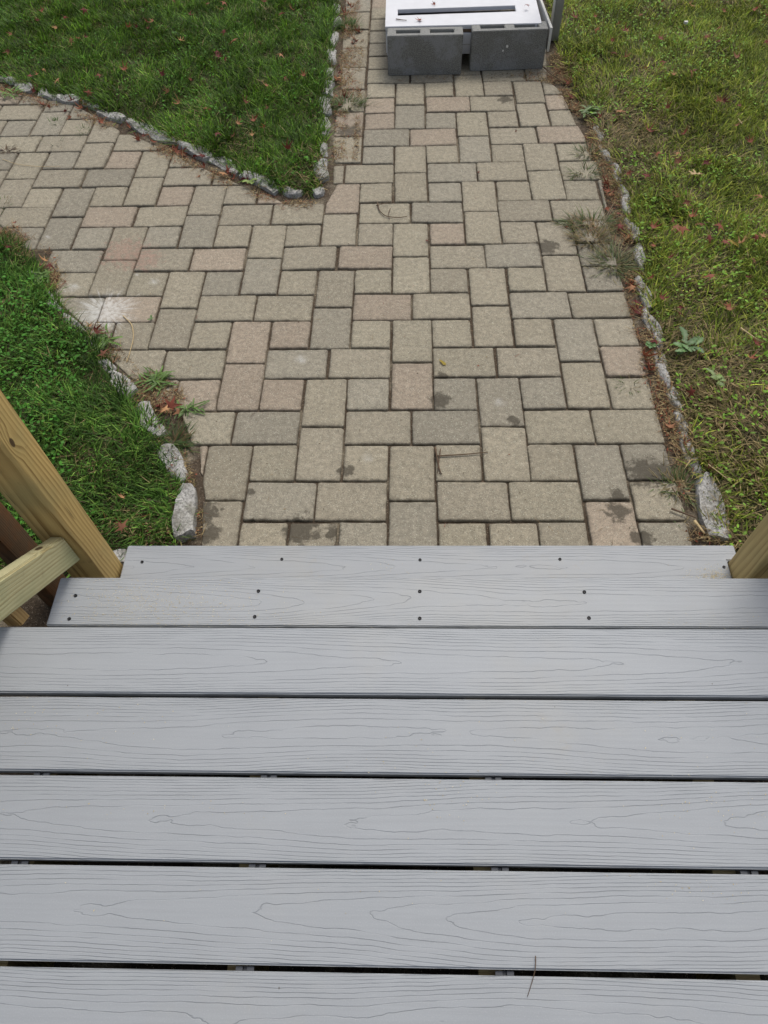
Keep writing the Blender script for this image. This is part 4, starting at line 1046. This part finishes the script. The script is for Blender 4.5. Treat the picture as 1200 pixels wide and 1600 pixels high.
while len(ex) < 28:
    q_ = (random.uniform(-2.5, -.45), random.uniform(3.2, 5.2))
    if sdist(np.array([q_[0]]), np.array([q_[1]]), LB)[0] > .04: ex.append(q_)
batch(ex, .046, 'small dark red maple leaf resting in the dark green rear left lawn', 'red leaves on the rear left lawn', 'small faded orange brown maple leaf resting in the dark green rear left lawn', .35)
batch(LV_DIAG, .016, 'crumpled red maple leaf against the slanting row of cobbles', 'leaves along the slanting cobbles', 'crumpled orange brown maple leaf against the slanting row of cobbles', .3, tilt=.5)
ex = []
for t in range(26):
    i_ = random.randrange(len(CUT_DIAG[:8])-1); f_ = random.random(); a_, b_ = CUT_DIAG[i_], CUT_DIAG[i_+1]
    ex.append((a_[0]+(b_[0]-a_[0])*f_+random.uniform(-.01, .03), a_[1]+(b_[1]-a_[1])*f_+random.uniform(.0, .06)))
batch(ex, .014, 'crumpled red maple leaf against the slanting row of cobbles', 'leaves along the slanting cobbles', None, 0, tilt=.6)
batch(LV_SIDE, .010, 'dark red maple leaf lying in the gutter left of the straight path', 'leaves in the gutter of the straight path', 'brown maple leaf lying in the gutter left of the straight path', .2, tilt=.4)
batch(LV_RIGHT, .043, 'small red maple leaf resting in the yellowing right lawn', 'red leaves on the right lawn', 'small faded brown maple leaf resting in the yellowing right lawn', .4)
ex = []
while len(ex) < 45:
    q_ = (random.uniform(.9, 2.3), random.uniform(1.6, 5.2))
    if sdist(np.array([q_[0]]), np.array([q_[1]]), LR)[0] > .04: ex.append(q_)
batch(ex, .043, 'small red maple leaf resting in the yellowing right lawn', 'red leaves on the right lawn', 'small faded brown maple leaf resting in the yellowing right lawn', .4)
batch(LV_GUTTER, .014, 'crumpled dark red maple leaf between the paving and the right kerb', 'leaves in the right gutter', 'crumpled brown maple leaf between the paving and the right kerb', .25, tilt=.5)
batch(LV_FRONT, .044, 'small brownish red maple leaf in the small lawn left of the stairs', 'leaves on the small left lawn', None, .5)
batch(LV_FRONT_STRIP, .012, 'dark red maple leaf heaped beside the weed at the left edge of the paving', 'heaped leaves by the left weed', 'orange brown maple leaf heaped beside the weed at the left edge of the paving', .35, tilt=.5, scale=1.2)
name_leaves()
leaf(P_LEAF_MID, .003, 'tiny dark red curled leaf alone on the pavers in mid path', None, False, .62)
leaf(P_LEAF_747, .003, 'small reddish leaf lying on a pinkish paver right of the mid path', None, False, .7)
leaf(P_LEAF_805, .003, 'small red leaf on the pavers near the right concrete block', None, False, .6)
leaf(P_ORANGE, .016, 'bright orange red leaf at the left kerb beside the white paint splash', None, True, 1.1)
leaf(P_RED162, .020, 'bright red leaf fallen on the paver below the slanting cobbles', None, False, .8)
leaf(P_TAN1, .035, 'pale tan leaf in the rear left lawn near the straight path', None, True, .9)
leaf(P_TAN2, .035, 'pale tan leaf in the grass above the slanting cobbles', None, True, .9)
leaf((.165, 4.415), .203, 'small dark red leaf at the dark slot of the white step', None, False, .85)
leaf((.655, 4.33), .203, 'spiky dark red leaf on the right side of the white step', None, False, .9, tilt=.15)
ol = leaf(P_OAK, lh(P_OAK)+.04, 'large tan lobed oak leaf on the right lawn', None, me=oakm(.075), scale=1, tilt=.15, name='oak_leaf'); ol.data.materials.append(M['oak']); ol.rotation_euler[2] = 1.9; ol.scale = (1, 1, 1)

def flat_sliver(name, pts, wd, mat, z, label, cat, parent=None, rad=None):
    """thin rounded stalk through plan points"""
    P = [Vector((p[0], p[1], z if len(p) < 3 else p[2])) for p in pts]; V = []; F = []; n = len(P); K = 6
    Q = []
    for i in range(n-1):
        for k in range(4): Q.append(P[i].lerp(P[i+1], k/4))
    Q.append(P[-1]); n = len(Q)
    for _ in range(2): Q = [Q[0]]+[(Q[i-1]+Q[i]*2+Q[i+1])/4 for i in range(1, n-1)]+[Q[-1]]
    for i, p in enumerate(Q):
        t = (Q[min(i+1, n-1)]-Q[max(i-1, 0)]).normalized(); s = t.cross(Vector((0, 0, 1))).normalized(); u = s.cross(t)
        r = wd*.5*(1-.45*i/(n-1))
        for k in range(K):
            a = 2*math.pi*k/K; V.append(p+s*math.cos(a)*r+u*math.sin(a)*r*.8)
    for i in range(n-1):
        for k in range(K): F.append((i*K+k, i*K+(k+1) % K, (i+1)*K+(k+1) % K, (i+1)*K+k))
    F += [tuple(range(K-1, -1, -1)), tuple((n-1)*K+k for k in range(K))]
    o = link(name, mesh(name, V, F, True), mat, parent)
    if label: tag(o, label, cat)
    return o
flat_sliver('twig', STICK, .006, M['twig'], .006, 'thin dark straight twig lying on the pavers right of centre', 'twig')
tw = flat_sliver('twig', STICK_B, .006, M['twig'], .005, 'forked dark twig in the joint at the left end of the straight twig', 'twig')
flat_sliver('twig_fork', STICK_C, .004, M['twig'], .007, None, None, tw)
rt = flat_sliver('dry_root', ROOT, .006, M['twig'], .006, 'curled brown dry root lying on the pavers below the lawn tip', 'root')
flat_sliver('root_branch', ROOT_B, .004, M['twig'], .009, None, None, rt); flat_sliver('root_branch', ROOT_C, .004, M['twig'], .008, None, None, rt)
flat_sliver('straw', STRAW_CURVE, .0045, M['straw'], .005, 'curved brown stalk on the pavers below the white paint splash', 'stalk')
flat_sliver('straw', STRAW_LONG, .003, M['straw'], .005, 'long pale dry stalk on the pavers at the far left', 'stalk')
SL = ['grey brown stick on the soil at the lower right corner of the paving', 'short stick at the right gutter above the lower right corner', 'pale broken stalk beside the widest right kerb stone',
      'long thin twig by the right concrete block', 'short thin twig by the right concrete block', 'pale stick lying in the right lawn near the broad weed', 'thin brown stalk in the right lawn near the last kerb stones', 'pale stalk at the right edge of the lawn above the post']
for i, (a, b_) in enumerate([(s[0], s[-1]) for s in STICKS_R]):
    flat_sliver('twig', STICKS_R[i], (.008, .005, .012, .006, .004, .007, .004, .005)[i], (M['twig'], M['twig'], M['straw'], M['twig'], M['twig'], M['straw'], M['straw'], M['straw'])[i], (.012, .012, .016, .012, .016, .055, .05, .05)[i], SL[i], 'twig')
flat_sliver('twig', [(p[0], p[1], DZ+.0015+.004*k) for k, p in enumerate(TWIG_DECK)][::-1] and [(p[0], p[1], DZ+.003+(.004 if k in (1,) else 0)) for k, p in enumerate(TWIG_DECK)], .0016, M['twig'], 0, 'thin reddish twig lying across the nearest gap of the deck', 'twig')
flat_sliver('twig', [(-.045, 4.245), (-.015, 4.232), (.012, 4.226)], .006, M['twig'], .201, 'short dark twig on the front left of the white step', 'twig')
lf = leaf((.085, 4.225), .200, 'dark shrivelled leaf on the front of the white step beside the twig', None, False, .9, tilt=.1)
yl = leaf(P_YELLOW, .004, 'tiny yellow green leaf sliver on a paver in mid path', None, me=mesh('leaf_sliver', [(0, 0, 0), (.007, .006, .002), (.022, .004, .003), (.034, 0, 0), (.022, -.004, .001), (.007, -.005, .001)], [(0, 5, 4, 3, 2, 1)]), scale=.9, tilt=.1, name='leaf_sliver'); yl.data.materials.append(M['yellow']); yl.rotation_euler[2] = 2.3
sv = leaf(P_SLIVER, lh(P_SLIVER)+.045, 'narrow yellow dead leaf in the right lawn', None, me=mesh('leaf_sliver', [(0, 0, 0), (.012, .008, .002), (.04, .007, .004), (.068, 0, 0), (.04, -.007, .001), (.012, -.006, .001)], [(0, 5, 4, 3, 2, 1)]), scale=1, tilt=.1, name='leaf_sliver'); sv.data.materials.append(M['yellow']); sv.rotation_euler[2] = -.9
rb = leaf(P_BIT_RED, .002, 'tiny red leaf scrap on a paver right of the damp stain', None, False, .33)
pe = link('pebble', stone_mesh(.022, .018, .014, 5), None, None, (P_PEBBLE[0], P_PEBBLE[1], lh(P_PEBBLE)+.04)); pe.data.materials.clear(); pe.data.materials.append(M['stone']); tag(pe, 'small white pebble in the right lawn', 'pebble')
flat_sliver('straw', [P_STRAW2, (P_STRAW2[0]-.005, P_STRAW2[1]+.05)], .006, M['straw'], .05, 'short pale stalk standing out in the upper right lawn', 'stalk')

# ------------------------------------------------------------------ weeds
def tuft(name, p, n, L, label, flat=1.0, cols=((.06, .10, .02), (.08, .125, .025), (.16, .12, .05)), wd=(.0024, .0046), z=None, ell=(.03, .02)):
    x = RNG.normal(0, ell[0]*.5, n); y = RNG.normal(0, ell[1]*.5, n); a = np.arctan2(y, x)+RNG.normal(0, .7, n)
    c = np.array(cols)[RNG.integers(0, len(cols), n)]*RNG.uniform(.65, 1.3, n)[:, None]
    v, f4, f3, cc = blades(x, y, np.zeros(n), RNG.uniform(.45, 1, n)*L, RNG.uniform(*wd, n), a, np.clip(RNG.normal(flat, .3, n), .1, 1.5), c, .45)
    o = link(name, fast_mesh(name, v, f4, f3, cc), M['weed'], None, (p[0], p[1], (lh(p) if z is None else z)))
    tag(o, label, 'weed'); return o
def rosette(name, p, n, L, W, label, z, col=(.085, .15, .03), lobes=True):
    parts = []
    for i in range(n):
        a = 2*math.pi*i/n+random.uniform(-.6, .6); l = L*random.uniform(.35, 1.15); bend = random.uniform(-.5, .5); w2 = W*random.uniform(.8, 1.15); k = 9
        V = []; C = []
        c = np.array(col)*random.uniform(.7, 1.4)
        tl = random.uniform(.05, .6)
        ox, oy = random.gauss(0, L*.28), random.gauss(0, L*.22)
        for j in range(k+1):
            t = j/k; ww = w2*math.sin(math.pi*min(1, t*.92+.06))**.8*(.55+.6*t if lobes else 1)*(1-.35*(j % 2) if lobes else 1)
            r = l*t; a += bend/k; h = l*(tl*t-.55*tl*t*t*1.4)
            for s in (-1, 0, 1):
                q = (ox+r*math.cos(a)-s*ww*.5*math.sin(a), oy+r*math.sin(a)+s*ww*.5*math.cos(a), h+abs(s)*ww*.16+.004); V.append(q); C.append(c*(1.35 if s == 0 else 1))
        F = [(3*j+s, 3*j+s+1, 3*j+s+4, 3*j+s+3) for j in range(k) for s in (0, 1)]
        parts.append((np.array(V), np.array(F), None, np.array(C)))
    V, A, B, C = join(parts)
    o = link(name, fast_mesh(name, V, A, None, C), M['weed'], None, (p[0], p[1], z)); tag(o, label, 'weed'); return o
rosette('weed', P_WEED_MID, 34, .075, .010, 'spreading green weed with narrow leaves at the left edge of the paving', .002)
rosette('weed', P_WEED_240, 20, .055, .012, 'small green weed overlapping the spreading weed at left', .008)
rosette('weed', P_WEED_EDGE, 26, .055, .010, 'low weed trailing along the joint below the heaped leaves', .002)
tuft('weed', P_WEED_275, 260, .06, 'mixed low weed tuft beside the lower left edging stones', 1.1, ((.06, .11, .03), (.09, .12, .04), (.13, .09, .04)), ell=(.06, .06))
rosette('weed', P_WEED_180, 24, .06, .014, 'leafy weed creeping from the small lawn over the left kerb', .012)
rosette('weed', P_WEED_70, 22, .055, .014, 'leafy weed at the far end of the small left lawn', .02)
tuft('weed', P_WEED_540, 330, .09, 'dry olive weed tuft in the upper left gutter of the straight path', 1.05, ell=(.08, .04))
tuft('weed', P_WEED_545, 260, .075, 'bright green grass tuft beside the cobbles at the top of the path', .7, ((.07, .14, .03), (.10, .17, .04)), ell=(.07, .05))
tuft('weed', P_WEED_925, 120, .075, 'sparse weed tuft on the right edge of the path, upper of two close together', 1.15, ell=(.04, .03))
tuft('weed', P_WEED_925B, 130, .075, 'sparse weed tuft on the right edge of the path, lower of two close together', 1.15, ell=(.05, .03))
tuft('weed', P_WEED_920, 330, .10, 'wide dry weed sprawling over the pavers on the right, green tipped', 1.2, ell=(.11, .03))
tuft('weed', P_WEED_920B, 260, .09, 'straw coloured weed clump just below the wide dry weed', 1.1, ((.12, .12, .04), (.25, .19, .08), (.14, .10, .05)), ell=(.05, .03))
tuft('weed', P_WEED_960, 340, .10, 'straggly weed with straw at the right kerb', 1.15, ((.08, .12, .03), (.20, .17, .07), (.13, .12, .05)), ell=(.06, .07))
tuft('weed', P_WEED_905, 60, .05, 'short weed tuft on the corner paver near the right block', 1.0, ell=(.05, .02))
rosette('weed', P_WEED_905B, 22, .07, .018, 'broad leaved weed at the right lawn edge near the blocks', .02, (.08, .14, .03))
rosette('weed', P_DAND, 11, .085, .030, 'broad leaved dandelion rosette in the right lawn beside the kerb', .035, (.085, .16, .05))
rosette('weed', P_WEED_1145, 7, .06, .024, 'pale green broad leaved weed in the right lawn, right of the dandelion', .035, (.13, .19, .05))
rosette('clover', P_CLOV, 7, .022, .018, 'small bright green clover between the paving and the right kerb', .018, (.10, .20, .06), False)
rosette('weed', P_CLOVP, 5, .018, .008, 'tiny green sprout in a joint beside the curved stalk', .002, (.09, .16, .05), False)
rosette('weed', P_WEED_20, 18, .075, .014, 'large green weed at the far left end of the slanting cobbles', .01, (.09, .17, .03))
tuft('weed', P_WEED_88, 45, .04, 'small green tuft in a joint of the upper left paving', .9, ((.08, .14, .03),), ell=(.025, .025))
tuft('weed', P_WEED_132, 45, .045, 'green tuft in the joint right of the small upper left tuft', .9, ((.08, .14, .03),), ell=(.02, .04))
tuft('weed', P_WEED_82, 12, .07, 'thin green shoots standing in a joint of the left paving', .8, ((.07, .10, .03),), ell=(.03, .02))
rosette('weed', P_WEED_390, 10, .035, .018, 'yellow green sprout at the cobbles near the lawn tip', .02, (.16, .22, .05), False)
tuft('weed', P_WEED_5, 60, .05, 'small weed at the far left edge of the paving', 1.0, ell=(.04, .04))
tuft('weed', P_WEED_10, 60, .04, 'brown dry moss like tuft on the far left pavers', 1.3, ((.10, .07, .04), (.14, .09, .05)), z=-.002, ell=(.05, .03))
tuft('weed', P_WEED_1060, 200, .06, 'short green and straw tuft in the right gutter near the stairs', 1.1, ((.08, .12, .03), (.2, .16, .07)), ell=(.05, .08))
tuft('weed', P_WEED_985, 45, .045, 'tiny green tuft by the middle kerb stones on the right', 1.0, ell=(.03, .03))

# ------------------------------------------------------------------ sawdust on the treads
def sawdust(zones, label):
    X = []; Y = []; Z = []
    for (cx, cy, rx, ry, n, z, lim) in zones:
        x = RNG.normal(cx, rx, n); y = np.clip(RNG.normal(cy, ry, n), lim[0]+.004, lim[1]-.004)
        k = (x > -.835); X.append(x[k]); Y.append(y[k]); Z.append(np.full(k.sum(), z))
    X = np.concatenate(X); Y = np.concatenate(Y); Z = np.concatenate(Z)+.0006; n = len(X)
    c = np.array([(.58, .47, .26), (.50, .40, .2), (.62, .55, .38)])[RNG.integers(0, 3, n)]*RNG.uniform(.7, 1.1, n)[:, None]
    v = leaflets(X, Y, Z, RNG.uniform(.0008, .0034, n), RNG.uniform(.0006, .0015, n), RNG.uniform(0, 6.28, n), np.abs(RNG.normal(0, .3, n)), c)
    o = link('sawdust', fast_mesh('sawdust', *v[:3], v[3]), M['litter']); tag(o, label, 'sawdust', kind='stuff')
T2 = (.651, .791); T1 = (.851, .992)
sawdust([(-.60, .72, .13, .035, 1100, .36, T2), (-.3, .67, .2, .02, 90, .36, T2), (.95, .665, .06, .012, 180, .36, T2), (.7, .67, .12, .02, 50, .36, T2)], 'pale sawdust specks scattered on the upper stair tread')
sawdust([(.835, .885, .035, .02, 900, .18, T1), (.6, .87, .15, .01, 50, .18, T1), (-.05, .90, .03, .03, 40, .18, T1)], 'pale sawdust heaped on the lowest tread by the right post')
dz_ = []
for (cx, cy, rx, ry, n) in [(-.62, .40, .12, .03, 50), (.55, .24, .08, .02, 60), (.08, .25, .05, .03, 40), (.0, .33, .1, .03, 25), (-.5, .235, .15, .01, 30), (.45, .35, .2, .06, 40), (-.3, .1, .3, .05, 20), (.50, .115, .06, .01, 30), (-.75, .38, .04, .02, 20)]:
    k = math.floor((.583-cy)/.1465); dz_.append((cx, cy, rx, ry, n, .54, (.583-.140-.1465*k, .583-.1465*k)))
sawdust(dz_, 'stray sawdust specks on the grey deck boards')
